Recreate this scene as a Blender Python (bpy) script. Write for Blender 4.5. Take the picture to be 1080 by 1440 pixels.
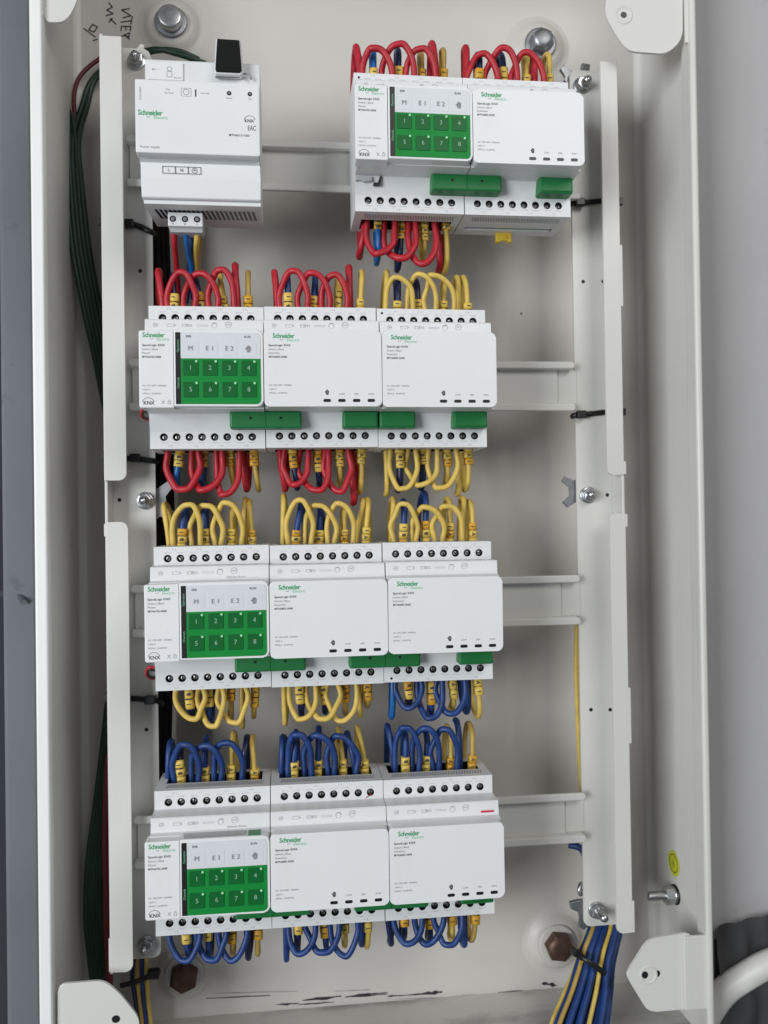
import bpy, bmesh, math, random
from mathutils import Vector, Matrix
random.seed(7)
S = 0.001                                   # everything below is written in millimetres
sc = bpy.context.scene
col = sc.collection
for o in list(bpy.data.objects): bpy.data.objects.remove(o)

# ---------------------------------------------------------------- camera
CAM = Vector((83.9, -547.4, -92.3)); FPX = 1200.0
ax, ay, az = math.radians(-0.59), math.radians(-6.59), math.radians(-0.84)
def Rm(rx, ry, rz):
    X = Matrix.Rotation(rx, 3, 'X'); Y = Matrix.Rotation(ry, 3, 'Y'); Z = Matrix.Rotation(rz, 3, 'Z')
    return Z @ X @ Y
W2C = Rm(ax, ay, az) @ Matrix(((1, 0, 0), (0, 0, -1), (0, 1, 0)))   # x right, y down, z forward
cam_d = bpy.data.cameras.new('camera'); cam = bpy.data.objects.new('camera', cam_d); col.objects.link(cam)
r, d, f = W2C[0], W2C[1], W2C[2]
cam.matrix_world = Matrix(((r[0], -d[0], -f[0], CAM.x*S), (r[1], -d[1], -f[1], CAM.y*S), (r[2], -d[2], -f[2], CAM.z*S), (0, 0, 0, 1)))
cam_d.sensor_fit = 'VERTICAL'; cam_d.sensor_height = 36; cam_d.lens = FPX/1440*36
cam_d.clip_start = 0.02; cam_d.clip_end = 20
sc.camera = cam
cam_d.dof.use_dof = True; cam_d.dof.focus_distance = 0.535; cam_d.dof.aperture_fstop = 7.0
sc.render.resolution_x, sc.render.resolution_y = 768, 1024
def P(u, v, y):
    """millimetre point on the plane at depth y for a position measured in the photograph"""
    dv = W2C.transposed() @ Vector((u-540, v-720, FPX))
    t = (y-CAM.y)/dv.y
    return CAM + dv*t

# ---------------------------------------------------------------- light and world
sc.view_settings.view_transform = 'Standard'; sc.view_settings.look = 'None'
sc.view_settings.exposure = 0.0; sc.view_settings.gamma = 1
w = bpy.data.worlds.new('World'); sc.world = w; w.use_nodes = True
w.node_tree.nodes['Background'].inputs[0].default_value = (0.86, 0.93, 1.0, 1)
w.node_tree.nodes['Background'].inputs[1].default_value = 0.17
def area(name, loc, target, size, size_y, power, colr):
    l = bpy.data.lights.new(name, 'AREA'); l.shape = 'RECTANGLE'; l.size = size; l.size_y = size_y
    l.energy = power; l.color = colr
    o = bpy.data.objects.new(name, l); col.objects.link(o); o.location = loc
    o.rotation_euler = (Vector(target)-Vector(loc)).to_track_quat('-Z', 'Y').to_euler()
area('window_light', (-1.75, -2.00, 0.02), (0.15, 0.05, -0.1), 1.15, 1.3, 62, (0.94, 0.975, 1.0))
area('room_light', (0.72, -1.20, 0.72), (0.1, 0.05, -0.1), 0.7, 0.6, 7.5, (1.0, 0.975, 0.94))

# ---------------------------------------------------------------- materials
def mat(name, c, rough=0.5, metal=0.0, var=0.05, scale=60.0, bump=0.0, bscale=900.0, spec=0.5, trans=0, tint=None):
    m = bpy.data.materials.new(name); m.use_nodes = True; nt = m.node_tree; b = nt.nodes['Principled BSDF']
    b.inputs['Roughness'].default_value = rough; b.inputs['Metallic'].default_value = metal
    b.inputs['Specular IOR Level'].default_value = spec
    tc = nt.nodes.new('ShaderNodeTexCoord')
    n = nt.nodes.new('ShaderNodeTexNoise'); n.inputs['Scale'].default_value = scale; n.inputs['Detail'].default_value = 5
    nt.links.new(tc.outputs['Object'], n.inputs['Vector'])
    rmp = nt.nodes.new('ShaderNodeValToRGB'); rmp.color_ramp.elements[0].position = 0.3; rmp.color_ramp.elements[1].position = 0.7
    t = tint or c
    rmp.color_ramp.elements[0].color = (t[0]*(1-var), t[1]*(1-var), t[2]*(1-var), 1)
    rmp.color_ramp.elements[1].color = (min(1, c[0]*(1+var)), min(1, c[1]*(1+var)), min(1, c[2]*(1+var)), 1)
    nt.links.new(n.outputs['Fac'], rmp.inputs['Fac']); nt.links.new(rmp.outputs['Color'], b.inputs['Base Color'])
    if bump:
        n2 = nt.nodes.new('ShaderNodeTexNoise'); n2.inputs['Scale'].default_value = bscale; n2.inputs['Detail'].default_value = 3
        nt.links.new(tc.outputs['Object'], n2.inputs['Vector'])
        bp = nt.nodes.new('ShaderNodeBump'); bp.inputs['Strength'].default_value = bump; bp.inputs['Distance'].default_value = 0.0004
        nt.links.new(n2.outputs['Fac'], bp.inputs['Height']); nt.links.new(bp.outputs['Normal'], b.inputs['Normal'])
    return m
PAINT = mat('cabinet_paint', (0.66, 0.65, 0.62), 0.42, var=0.03, scale=9, bump=0.25, bscale=1400)
BACKP = mat('back_panel_paint', (0.57, 0.545, 0.51), 0.42, var=0.04, scale=7, bump=0.25, bscale=1200)
FRAMEP = mat('frame_paint', (0.64, 0.63, 0.595), 0.4, var=0.03, scale=14, bump=0.2, bscale=1400)
RIMP = mat('rim_paint', (0.84, 0.84, 0.82), 0.4, var=0.02, scale=14)
PLAS = mat('white_plastic', (0.73, 0.735, 0.745), 0.42, var=0.015, scale=40, bump=0.12, bscale=2500)
PLAS2 = mat('cover_plastic', (0.77, 0.775, 0.785), 0.38, var=0.012, scale=40, bump=0.1, bscale=2500)
PSUP = mat('grey_white_plastic', (0.70, 0.71, 0.72), 0.45, var=0.015, scale=40, bump=0.12, bscale=2500)
PGREY = mat('light_grey_plastic', (0.42, 0.43, 0.44), 0.5, var=0.03)
GREEN = mat('green_plastic', (0.008, 0.16, 0.04), 0.45, var=0.08, scale=50)
KGREEN = mat('keypad_green', (0.003, 0.23, 0.036), 0.5, var=0.04, scale=50, spec=.25)
BGREEN = mat('button_green', (0.003, 0.12, 0.024), 0.42, var=0.05, scale=80, spec=.25)
LEDG = mat('pale_green', (0.35, 0.75, 0.42), 0.4)
KWHITE = mat('key_white', (0.66, 0.68, 0.71), 0.4, var=0.02)
BLACK = mat('black_plastic', (0.008, 0.008, 0.009), 0.38, var=0.2)
MATTE = mat('matte_black', (0.006, 0.006, 0.006), 0.7, spec=.2)
GAPBLACK = mat('gap_fill_black', (0.010, 0.009, 0.009), 0.75, spec=.2)  # for the added tubes that fill the dark gap
DARK = mat('dark_recess', (0.015, 0.015, 0.016), 0.6, var=0.2)
INK = mat('dark_ink', (0.05, 0.05, 0.055), 0.6)
GINK = mat('grey_ink', (0.27, 0.27, 0.28), 0.6)
LINK = mat('light_grey_ink', (0.42, 0.42, 0.44), 0.6)
LGREEN = mat('logo_green', (0.02, 0.33, 0.12), 0.5)
LTGREEN = mat('logo_light_green', (0.22, 0.55, 0.32), 0.5)
WINK = mat('pale_numeral_ink', (0.28, 0.48, 0.33), 0.5)
RED = mat('red_wire', (0.43, 0.012, 0.026), 0.48, var=0.2, scale=130, bump=.3, bscale=500)
BLUE = mat('blue_wire', (0.010, 0.042, 0.175), 0.48, var=0.3, scale=130, bump=.3, bscale=500)
LBLUE = mat('bright_blue_wire', (0.01, 0.115, 0.36), 0.38, var=0.15, scale=110)
DKB = mat('navy_wire', (0.006, 0.014, 0.06), 0.4, var=0.2, scale=110)
YEL = mat('yellow_wire', (0.66, 0.47, 0.10), 0.5, var=0.14, scale=130, bump=.3, bscale=500)
OLV = mat('ochre_wire', (0.46, 0.31, 0.07), 0.42, var=0.12, scale=110)
GRNW = mat('green_cable', (0.004, 0.030, 0.014), 0.45, var=0.2, scale=70)
SLV = mat('yellow_marker', (0.74, 0.53, 0.10), 0.45, var=0.08, scale=160)
SLVO = mat('amber_marker', (0.66, 0.36, 0.03), 0.45, var=0.08, scale=160)
ZINC = mat('zinc', (0.55, 0.56, 0.57), 0.3, 1.0, var=0.15, scale=200)
SCREW = mat('dark_screw', (0.5, 0.5, 0.5), 0.35, 0.9, var=0.4, scale=400)
STEEL = mat('dull_steel', (0.33, 0.34, 0.36), 0.45, 1.0, var=0.2, scale=120)
BRONZE = mat('brown_bolt', (0.12, 0.07, 0.052), 0.5, 0.6, var=0.3, scale=150)
YCLIP = mat('yellow_clip', (0.72, 0.50, 0.05), 0.4)
STICK = mat('yellow_green_sticker', (0.60, 0.60, 0.02), 0.45)
PAPER = mat('white_label', (0.74, 0.75, 0.76), 0.5, var=0.01)
REDINK = mat('red_ink', (0.55, 0.02, 0.07), 0.5)
MARKER = mat('marker_ink', (0.03, 0.03, 0.035), 0.5)
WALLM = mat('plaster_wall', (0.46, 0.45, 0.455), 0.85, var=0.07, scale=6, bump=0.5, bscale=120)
WALLD = mat('shaded_plaster_wall', (0.035, 0.038, 0.045), 0.9, var=0.15, scale=8, bump=0.6, bscale=90)  # plaster lying in shadow, the shade put into its base colour
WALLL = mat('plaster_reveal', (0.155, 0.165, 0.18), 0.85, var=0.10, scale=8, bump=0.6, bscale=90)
PIPE = mat('white_pipe', (0.62, 0.61, 0.58), 0.45)
FILM = mat('grey_film', (0.045, 0.045, 0.047), 0.8, var=0.3, scale=20)

def stain(m, scl, lo, hi, colr, stretch=(1, 1, 1), amount=0.8):
    """irregular marks of dirt laid over a material"""
    nt = m.node_tree; b = nt.nodes['Principled BSDF']; src = b.inputs['Base Color'].links[0].from_socket
    tc = nt.nodes.new('ShaderNodeTexCoord'); mp = nt.nodes.new('ShaderNodeMapping'); mp.inputs['Scale'].default_value = stretch
    n = nt.nodes.new('ShaderNodeTexNoise'); n.inputs['Scale'].default_value = scl; n.inputs['Detail'].default_value = 7; n.inputs['Roughness'].default_value = 0.6
    nt.links.new(tc.outputs['Object'], mp.inputs[0]); nt.links.new(mp.outputs[0], n.inputs['Vector'])
    mr = nt.nodes.new('ShaderNodeMapRange'); mr.inputs[1].default_value = lo; mr.inputs[2].default_value = hi; mr.inputs[4].default_value = amount
    nt.links.new(n.outputs['Fac'], mr.inputs[0])
    mx = nt.nodes.new('ShaderNodeMixRGB'); mx.inputs[2].default_value = (*colr, 1)
    nt.links.new(mr.outputs[0], mx.inputs[0]); nt.links.new(src, mx.inputs[1]); nt.links.new(mx.outputs[0], b.inputs['Base Color'])
stain(WALLM, 14, 0.64, 0.74, (0.16, 0.16, 0.16), amount=0.5)
stain(WALLM, 3, 0.45, 0.75, (0.30, 0.295, 0.30), amount=0.6)
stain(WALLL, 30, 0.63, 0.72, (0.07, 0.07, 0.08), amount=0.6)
SCUFF = mat('scuffed_paint', (0.58, 0.57, 0.54), 0.45, var=0.06, scale=12, bump=0.3, bscale=900)
stain(SCUFF, 13, 0.52, 0.64, (0.12, 0.12, 0.12), (0.45, 1, 1), 0.7)
stain(PLAS2, 11, 0.62, 0.8, (0.60, 0.59, 0.57), (1, 1, 1), 0.5)
stain(PAINT, 25, 0.70, 0.76, (0.35, 0.34, 0.32), (1, 1, 1), 0.4)
stain(BACKP, 9, 0.68, 0.78, (0.30, 0.29, 0.27), (1, 1, 1), 0.35)

# ---------------------------------------------------------------- geometry helpers (mm)
class G:
    def __init__(s): s.v = []; s.f = []; s.m = []; s.s = []
    def add(s, vs, fs, mi=0, sm=False):
        o = len(s.v); s.v += [tuple(v) for v in vs]
        for f_ in fs: s.f.append([i+o for i in f_]); s.m.append(mi); s.s.append(sm)
        return s
    def bm(s, b, mi=0, sm=False):
        b.verts.index_update(); s.add([v.co[:] for v in b.verts], [[v.index for v in f_.verts] for f_ in b.faces], mi, sm); b.free(); return s
    def xf(s, M):
        s.v = [tuple(M @ Vector(v)) for v in s.v]; return s
    def mesh(s, name, mats):
        me = bpy.data.meshes.new(name); me.from_pydata([(a*S, b*S, c*S) for a, b, c in s.v], [], s.f)
        for m in (mats if isinstance(mats, (list, tuple)) else [mats]): me.materials.append(m)
        me.polygons.foreach_set('material_index', s.m); me.polygons.foreach_set('use_smooth', s.s); me.update(); return me
    # shapes
    def box(s, x0, x1, y0, y1, z0, z1, bev=0, mi=0, seg=2):
        b = bmesh.new(); bmesh.ops.create_cube(b, size=1)
        for v in b.verts: v.co = Vector(((x0+x1)/2+v.co.x*(x1-x0), (y0+y1)/2+v.co.y*(y1-y0), (z0+z1)/2+v.co.z*(z1-z0)))
        if bev: bmesh.ops.bevel(b, geom=b.edges[:], offset=bev, segments=seg, affect='EDGES', profile=0.5)
        return s.bm(b, mi)
    def prism(s, pts, y0, y1, bev=0, mi=0, seg=2):
        """outline pts in x,z; front at y0 (nearer the camera), back at y1"""
        b = bmesh.new(); a = [b.verts.new((x, y0, z)) for x, z in pts]; c = [b.verts.new((x, y1, z)) for x, z in pts]
        n = len(pts); ff = b.faces.new(a); b.faces.new(c[::-1])
        for i in range(n): b.faces.new((a[i], c[i], c[(i+1) % n], a[(i+1) % n]))
        if bev: bmesh.ops.bevel(b, geom=list(ff.edges), offset=bev, segments=seg, affect='EDGES', profile=0.5)
        bmesh.ops.recalc_face_normals(b, faces=b.faces[:])
        return s.bm(b, mi)
    def extx(s, prof, x0, x1, bev=0, mi=0):
        b = bmesh.new(); a = [b.verts.new((x0, y, z)) for y, z in prof]; c = [b.verts.new((x1, y, z)) for y, z in prof]
        n = len(prof); b.faces.new(a); b.faces.new(c[::-1])
        for i in range(n): b.faces.new((a[i], c[i], c[(i+1) % n], a[(i+1) % n]))
        if bev: bmesh.ops.bevel(b, geom=b.edges[:], offset=bev, segments=2, affect='EDGES', profile=0.5)
        bmesh.ops.recalc_face_normals(b, faces=b.faces[:])
        return s.bm(b, mi)
    def disc(s, x, z, y0, y1, rad, n=16, mi=0, bev=0):
        return s.prism([(x+rad*math.cos(2*math.pi*i/n), z+rad*math.sin(2*math.pi*i/n)) for i in range(n)], y0, y1, bev, mi)
    def lathe(s, prof, n=24, mi=0, sm=True):
        """prof: (radius, y) about the y axis"""
        vs = []; fs = []
        for rr, y in prof:
            for i in range(n): vs.append((rr*math.cos(2*math.pi*i/n), y, rr*math.sin(2*math.pi*i/n)))
        for k in range(len(prof)-1):
            for i in range(n): fs.append((k*n+i, k*n+(i+1) % n, (k+1)*n+(i+1) % n, (k+1)*n+i))
        return s.add(vs, fs, mi, sm)
    def tube(s, pts, rad, n=10, mi=0, sub=5, flat=None, caps=True):
        """smooth tube through pts; flat=(normal, ratio) squashes it to a strap"""
        p = spline([Vector(q) for q in pts], sub); m = len(p); vs = []; fs = []
        up = Vector((0.31, 0.52, 0.79))
        t0 = (p[1]-p[0]).normalized(); nrm = (up-t0*up.dot(t0)).normalized()
        for i in range(m):
            t = (p[min(i+1, m-1)]-p[max(i-1, 0)]).normalized()
            nrm = (nrm-t*nrm.dot(t)).normalized(); bi = t.cross(nrm)
            for k in range(n):
                a = 2*math.pi*k/n; o = nrm*math.cos(a)*rad+bi*math.sin(a)*rad
                if flat:
                    fn = Vector(flat[0]); o = o-fn*o.dot(fn)*(1-flat[1])
                vs.append(p[i]+o)
        for i in range(m-1):
            for k in range(n): fs.append((i*n+k, i*n+(k+1) % n, (i+1)*n+(k+1) % n, (i+1)*n+k))
        s.add(vs, fs, mi, True)
        if caps: s.add([vs[k] for k in range(n)], [list(range(n))[::-1]], mi).add([vs[(m-1)*n+k] for k in range(n)], [list(range(n))], mi)
        return s
def spline(p, sub):
    if len(p) < 3 or sub < 2: return p
    out = []; q = [p[0]*2-p[1]]+p+[p[-1]*2-p[-2]]
    for i in range(1, len(q)-2):
        a, b, c, d_ = q[i-1], q[i], q[i+1], q[i+2]
        for k in range(sub):
            t = k/sub
            out.append(0.5*((2*b)+(c-a)*t+(2*a-5*b+4*c-d_)*t*t+(3*b-a-3*c+d_)*t**3))
    out.append(p[-1]); return out
def rrect(x0, x1, z0, z1, r_, n=5, corners=(1, 1, 1, 1)):
    """rounded rectangle, corners: bottom-left, bottom-right, top-right, top-left"""
    out = []
    for (cx, cz, a0, c) in ((x0, z0, 180, corners[0]), (x1, z0, 270, corners[1]), (x1, z1, 0, corners[2]), (x0, z1, 90, corners[3])):
        rr = r_*c
        if rr <= 0: out.append((cx, cz)); continue
        px = cx+(rr if cx == x0 else -rr); pz = cz+(rr if cz == z0 else -rr)
        for k in range(n+1):
            a = math.radians(a0+90*k/n); out.append((px+rr*math.cos(a), pz+rr*math.sin(a)))
    return out
def hole_plate(g, x0, x1, z0, z1, y, cs, rad, depth, mi=0, mdark=1, n=20):
    xs = [x0]+[(cs[i][0]+cs[i+1][0])/2 for i in range(len(cs)-1)]+[x1]
    for i, (cx, cz) in enumerate(cs):
        a, b = xs[i], xs[i+1]
        ang = [2*math.pi*k/n for k in range(n)]+[math.atan2(zz-cz, xx-cx) % (2*math.pi) for xx in (a, b) for zz in (z0, z1)]
        ang = sorted(set(round(t, 5) for t in ang)); N = len(ang); vs = []
        for t in ang:
            c, s_ = math.cos(t), math.sin(t)
            k = min([q for q in ((b-cx)/c if c > 1e-6 else 9e9, (a-cx)/c if c < -1e-6 else 9e9, (z1-cz)/s_ if s_ > 1e-6 else 9e9, (z0-cz)/s_ if s_ < -1e-6 else 9e9)])
            vs.append((cx+c*k, y, cz+s_*k))
        vs += [(cx+(rad+0.3)*math.cos(t), y, cz+(rad+0.3)*math.sin(t)) for t in ang]
        vs += [(cx+rad*math.cos(t), y+0.3, cz+rad*math.sin(t)) for t in ang]
        vs += [(cx+rad*math.cos(t), y+depth, cz+rad*math.sin(t)) for t in ang]
        g.add(vs, [(k, (k+1) % N, N+(k+1) % N, N+k) for k in range(N)]+[(N+k, N+(k+1) % N, 2*N+(k+1) % N, 2*N+k) for k in range(N)], mi)
        g.add(vs[2*N:], [(k, (k+1) % N, N+(k+1) % N, N+k) for k in range(N)]+[list(range(N, 2*N))], mdark)

_tc = {}
def text(g, body, size, x, z, y, mi=0, align='LEFT', bold=0.0, rot=0.0, sx=1.0, spacing=1.0):
    key = (body, bold, align, spacing)
    if key not in _tc:
        c = bpy.data.curves.new('t', 'FONT'); c.body = body; c.size = 1; c.align_x = align; c.align_y = 'CENTER'
        c.resolution_u = 2; c.offset = bold; c.space_character = spacing
        o = bpy.data.objects.new('t', c); col.objects.link(o)
        dg = bpy.context.evaluated_depsgraph_get(); me = bpy.data.meshes.new_from_object(o.evaluated_get(dg))
        _tc[key] = ([v.co[:] for v in me.vertices], [list(p.vertices) for p in me.polygons])
        bpy.data.meshes.remove(me); bpy.data.objects.remove(o); bpy.data.curves.remove(c)
    vs, fs = _tc[key]; cr, sr = math.cos(rot), math.sin(rot)
    g.add([(x+size*(a*sx*cr-b*sr), y, z+size*(a*sx*sr+b*cr)) for a, b, _ in vs], fs, mi)

def link(name, me, parent=None, loc=None):
    o = bpy.data.objects.new(name, me); col.objects.link(o)
    if parent: o.parent = parent
    if loc: o.location = Vector(loc)*S
    return o
def obj(name, g, mats, parent=None, loc=None): return link(name, g.mesh(name, mats), parent, loc)
def tag(o, label, cat, group=None):
    o['label'] = label; o['category'] = cat
    if group: o['group'] = group
    return o
def struct(o): o['kind'] = 'structure'; return o
def thing(name, loc, label, cat, group=None):
    e = bpy.data.objects.new(name, None); col.objects.link(e); e.location = Vector(loc)*S; e.empty_display_size = 0.01
    return tag(e, label, cat, group)

# ---------------------------------------------------------------- depth planes
Y_RAIL, Y_PLATE, Y_STRIP, Y_BACK, Y_RIM = 42, 49, 29, 105, 12
XL = -67.3; XR = 370.6
ZB = P(560, 1407, Y_BACK).z; ZT = P(560, -75, Y_BACK).z

# ---------------------------------------------------------------- surroundings
g = G(); g.box(372.2, 900, 60, 75, -700, 600); struct(obj('wall', g, WALLM))
g = G(); xl0 = P(46, 700, 60).x
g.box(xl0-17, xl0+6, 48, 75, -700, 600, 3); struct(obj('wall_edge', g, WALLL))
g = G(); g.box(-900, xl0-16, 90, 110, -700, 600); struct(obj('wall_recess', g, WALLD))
# peg in the left wall
t = thing('wall_peg', P(12, 838, 85), 'thin grey metal peg sticking out of the shaded wall left of the cabinet', 'peg')
a = P(3, 835, 85); b_ = P(26, 836, 50); c_ = P(34, 847, 44)
obj('shank', G().tube([Vector((0, 0, 0)), b_-a], 2.6, 10, sub=1), STEEL, t); t.location = a*S
obj('hook', G().tube([b_-a, (c_-a)], 1.8, 10, sub=1), STEEL, t)

# ---------------------------------------------------------------- cabinet
cab = thing('electrical_cabinet', ((XL+XR)/2, Y_BACK, ZB), 'large off-white open steel electrical cabinet holding the rails and modules', 'cabinet')
base = Vector(((XL+XR)/2, Y_BACK, ZB)); off = -base
def cpart(name, g_, m): return obj(name, g_, m, cab, off)
g = G(); g.box(XL-1, XR+1, Y_BACK, Y_BACK+1.5, ZB-1, ZT+1); cpart('back_panel', g, BACKP)
xli = -66.6; xri = 370.6
def sidewall(xb, xf, s_):
    g_ = G(); g_.prism([(0, 0), (1, 0), (1, 1), (0, 1)], 0, 1); g_ = G()
    vs = [(xb, Y_BACK, ZB), (xb, Y_BACK, ZT), (xf, Y_RIM+2, ZT), (xf, Y_RIM+2, ZB), (xb+s_*1.5, Y_BACK, ZB), (xb+s_*1.5, Y_BACK, ZT), (xf+s_*1.5, Y_RIM+2, ZT), (xf+s_*1.5, Y_RIM+2, ZB)]
    g_.add(vs, [(0, 1, 2, 3), (7, 6, 5, 4), (0, 3, 7, 4), (1, 5, 6, 2), (3, 2, 6, 7), (0, 4, 5, 1)])
    # soft inner corner
    R_ = 5; pr = [(xb+(-s_)*(R_-R_*math.sin(math.radians(q))), Y_BACK-(R_-R_*math.cos(math.radians(q)))) for q in range(0, 91, 15)]
    vs = [(x, y, z) for z in (ZB, ZT) for x, y in pr]; n = len(pr)
    g_.add(vs, [(i, i+1, n+i+1, n+i) for i in range(n-1)], 0, True)
    return g_
cpart('side_wall', sidewall(XL, xli, -1), PAINT); cpart('side_wall', sidewall(XR, xri, 1), PAINT)
g = G(); g.box(XL-1, XR+1, Y_RIM+2, Y_BACK, ZB-1.5, ZB); cpart('bottom_wall', g, SCUFF)
g = G(); g.box(XL-1, XR+1, Y_RIM+2, Y_BACK, ZT, ZT+1.5); cpart('top_wall', g, PAINT)
g = G(); g.box(-73.3, -65.4, Y_RIM-1, Y_RIM+8, ZB-2, ZT+2, 1.4, seg=3); cpart('rim', g, RIMP)
g = G(); g.box(366.4, 371.6, Y_RIM-1, Y_RIM+14, ZB-2, ZT+2, 2.2, seg=4); cpart('rim', g, FRAMEP)
# corner brackets folded in from the rim
def bracket(pix, y, holes, mark=None, depth=2):
    pts = [P(u, v, y) for u, v in pix]; g_ = G()
    out = []
    n = len(pts)
    for i in range(n):                                          # round the corners a little
        a0, b0, c0 = pts[i-1], pts[i], pts[(i+1) % n]
        da, dc = (a0-b0), (c0-b0); ra = min(5.5, da.length*.4); rc = min(5.5, dc.length*.4)
        p0 = b0+da.normalized()*ra; p2 = b0+dc.normalized()*rc
        for k in range(5):
            t_ = k/4; q = p0*(1-t_)**2+b0*2*t_*(1-t_)+p2*t_*t_; out.append((q.x, q.z))
    g_.prism(out[::-1], y, y+depth, 0.6)
    o = cpart('corner_bracket', g_, PAINT)
    for (u, v, ru, rv) in holes:
        q = P(u, v, y); h = G().disc(0, 0, -0.15, 0.5, 1, 16); h.xf(Matrix.Diagonal((ru, 1, rv, 1)))
        ho = obj('screw_hole', h, BLACK, o, (q.x, y, q.z))
    return o
bracket([(60, -60), (118, -60), (107, 6), (92, 31), (66, 31), (60, 20)], Y_RIM+3, [])
bracket([(864, -60), (960, -60), (960, 55), (938, 76), (884, 72), (869, 54), (852, 24), (851, 8)], Y_RIM+3, [(877, 21, 2.2, 2.2)])
bracket([(81, 1384), (146, 1379), (168, 1397), (196, 1432), (194, 1500), (81, 1500)], Y_RIM+3, [(163, 1433, 2.6, 2.4)])
bracket([(969, 1311), (920, 1319), (908, 1326), (881, 1369), (884, 1378), (912, 1424), (975, 1418), (984, 1400), (984, 1330)], Y_RIM+3, [(907, 1371, 2.2, 2.5), (925, 1369, 1.6, 2.2)])
# dimple ring of brackets
for (u, v) in ((877, 21), (912, 1371)):
    q = P(u, v, Y_RIM+3); g = G().lathe([(6.5, 0.0), (6.0, -0.35), (5.2, -0.35), (4.6, 0.2)], 24)
    obj('dimple', g, PAINT, cab, off+Vector((q.x, Y_RIM+2.9, q.z)))
# folded edge between the brackets and the right rim
for v0, v1 in ((-60, 62), (1316, 1420)):
    a = P(958, v0, Y_RIM+3); b_ = P(958, v1, Y_RIM+3)
    g = G().box(a.x+1, 368, Y_RIM+1.2, Y_RIM+3.6, b_.z, a.z, 0.8); cpart('bracket_flange', g, FRAMEP)
# raised pads and anchor bolts
def hexbolt(rad, h, head, dome=0.0, chamfer=True):
    g_ = G(); g_.disc(0, 0, -h, 0, rad, 6, 0, bev=h*0.22)
    g_.xf(Matrix.Rotation(random.uniform(0, 1), 4, 'Y'))
    if dome: g_.lathe([(0.01, -h-dome), (rad*.45, -h-dome*.85), (rad*.8, -h*1.0), (rad*.82, -h+.5)], 24)
    return g_
def anchor(u, v, rad, m, yy, padr, washer_m, flat=False, prnt=None):
    q = P(u, v, Y_BACK-8)
    pd = G().lathe([(padr+10, 0.6), (padr+5, 0.2), (padr+3, -1.2), (padr, -4.2), (padr-2.5, -5.0), (0.01, -5.0)], 40)
    obj('raised_pad', pd, BACKP, cab, off+Vector((q.x, Y_BACK-0.5, q.z)))
    g_ = hexbolt(rad, 9, m, 1.2) if not flat else G().lathe([(0.01, -9), (rad*.8, -9), (rad*.93, -8.6), (rad, -7.6), (rad, 0)], 32)
    o = obj('anchor_bolt', g_, m, cab, off+Vector((q.x, Y_BACK-6.0, q.z)))
    ws = G().lathe([(rad*1.32, 0), (rad*1.32, -1.2), (rad*1.2, -1.5), (0.01, -1.5)], 32); obj('washer', ws, washer_m, o)
    return o, q
o, q = anchor(240, 29, 9.0, ZINC, 0, 17, STEEL, True)
o2 = G(); text(o2, 'B8', 6, 0, 0, -9.1, 0, 'CENTER', 0.0, 1.2); obj('head_mark', o2, GINK, o)
anchor(761, 60, 9.4, STEEL, 0, 17, STEEL, False)
anchor(785, 1329, 11.2, BRONZE, 0, 18, BACKP, False)
anchor(259, 1372, 10.8, BRONZE, 0, 17, BACKP, False)
# handwriting on the back panel
hw = G()
def stroke(pts, wd=0.9):
    for a0, b0 in zip(pts, pts[1:]):
        A = P(*a0, Y_BACK-0.25); B = P(*b0, Y_BACK-0.25); d_ = (B-A); n_ = Vector((-d_.z, 0, d_.x)).normalized()*wd/2; e_ = d_.normalized()*0.25
        hw.add([A-n_-e_, B-n_+e_, B+n_+e_, A+n_-e_], [(0, 1, 2, 3)])
for st in ([(182, 12), (171, 14), (184, 22), (173, 25)], [(186, 23), (184, 34)], [(185, 29), (170, 31)], [(184, 37), (171, 37)], [(184, 37), (183, 43)], [(177, 37), (177, 42)], [(171, 37), (170, 43)],
           [(182, 46), (169, 52)], [(182, 46), (181, 52), (175, 50)], [(176, 50), (182, 55)],
           [(153, 4), (158, 10), (150, 14), (159, 19), (149, 22)], [(155, 26), (163, 34)], [(153, 31), (158, 26)],
           [(130, 34), (125, 42), (132, 45), (137, 38), (130, 34)], [(118, 40), (134, 52)], [(137, 55), (131, 57)]):
    stroke(st)
for k in range(3):
    st = [(150+k*9+random.uniform(-2, 2), 22+k*9), (153+k*9, 30+k*9)]
cpart('handwriting', hw, MARKER)
# scuff streaks at the foot of the back panel
def blot(pts, m, y, name='scuff_mark'):
    g_ = G(); q_ = [P(u, v, y) for u, v in pts]; g_.add(q_, [list(range(len(q_)))]); return cpart(name, g_, m)
def streak(u0, v0, u1, v1, wd):
    n = 9; up = []; dn = []
    for i in range(n):
        t_ = i/(n-1); u = u0+(u1-u0)*t_; v = v0+(v1-v0)*t_; h = wd*math.sin(math.pi*(0.08+0.84*t_))**.6*random.uniform(.5, 1)
        up.append((u, v-h*random.uniform(.3, 1))); dn.append((u, v+h*random.uniform(.3, 1)))
    blot(up+dn[::-1], MARKER if wd > 1.5 else GINK, Y_BACK-0.3)
for s_ in ((388, 1413, 420, 1411, 2.0), (425, 1407, 480, 1401, 2.6), (485, 1402, 545, 1398, 1.8), (500, 1399, 545, 1396, 1.6), (545, 1401, 585, 1399, 1.8), (582, 1399, 622, 1395, 3.2), (762, 1383, 783, 1386, 3.0), (420, 1413, 470, 1409, 1.2), (640, 1401, 700, 1397, 1.0), (290, 1404, 380, 1400, 1.2), (700, 1396, 760, 1392, 1.3), (560, 1405, 700, 1400, 0.9), (300, 1397, 420, 1394, .8), (470, 1394, 520, 1392, 1.0)):
    streak(*s_[:4], s_[4]*1.35)
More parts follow.
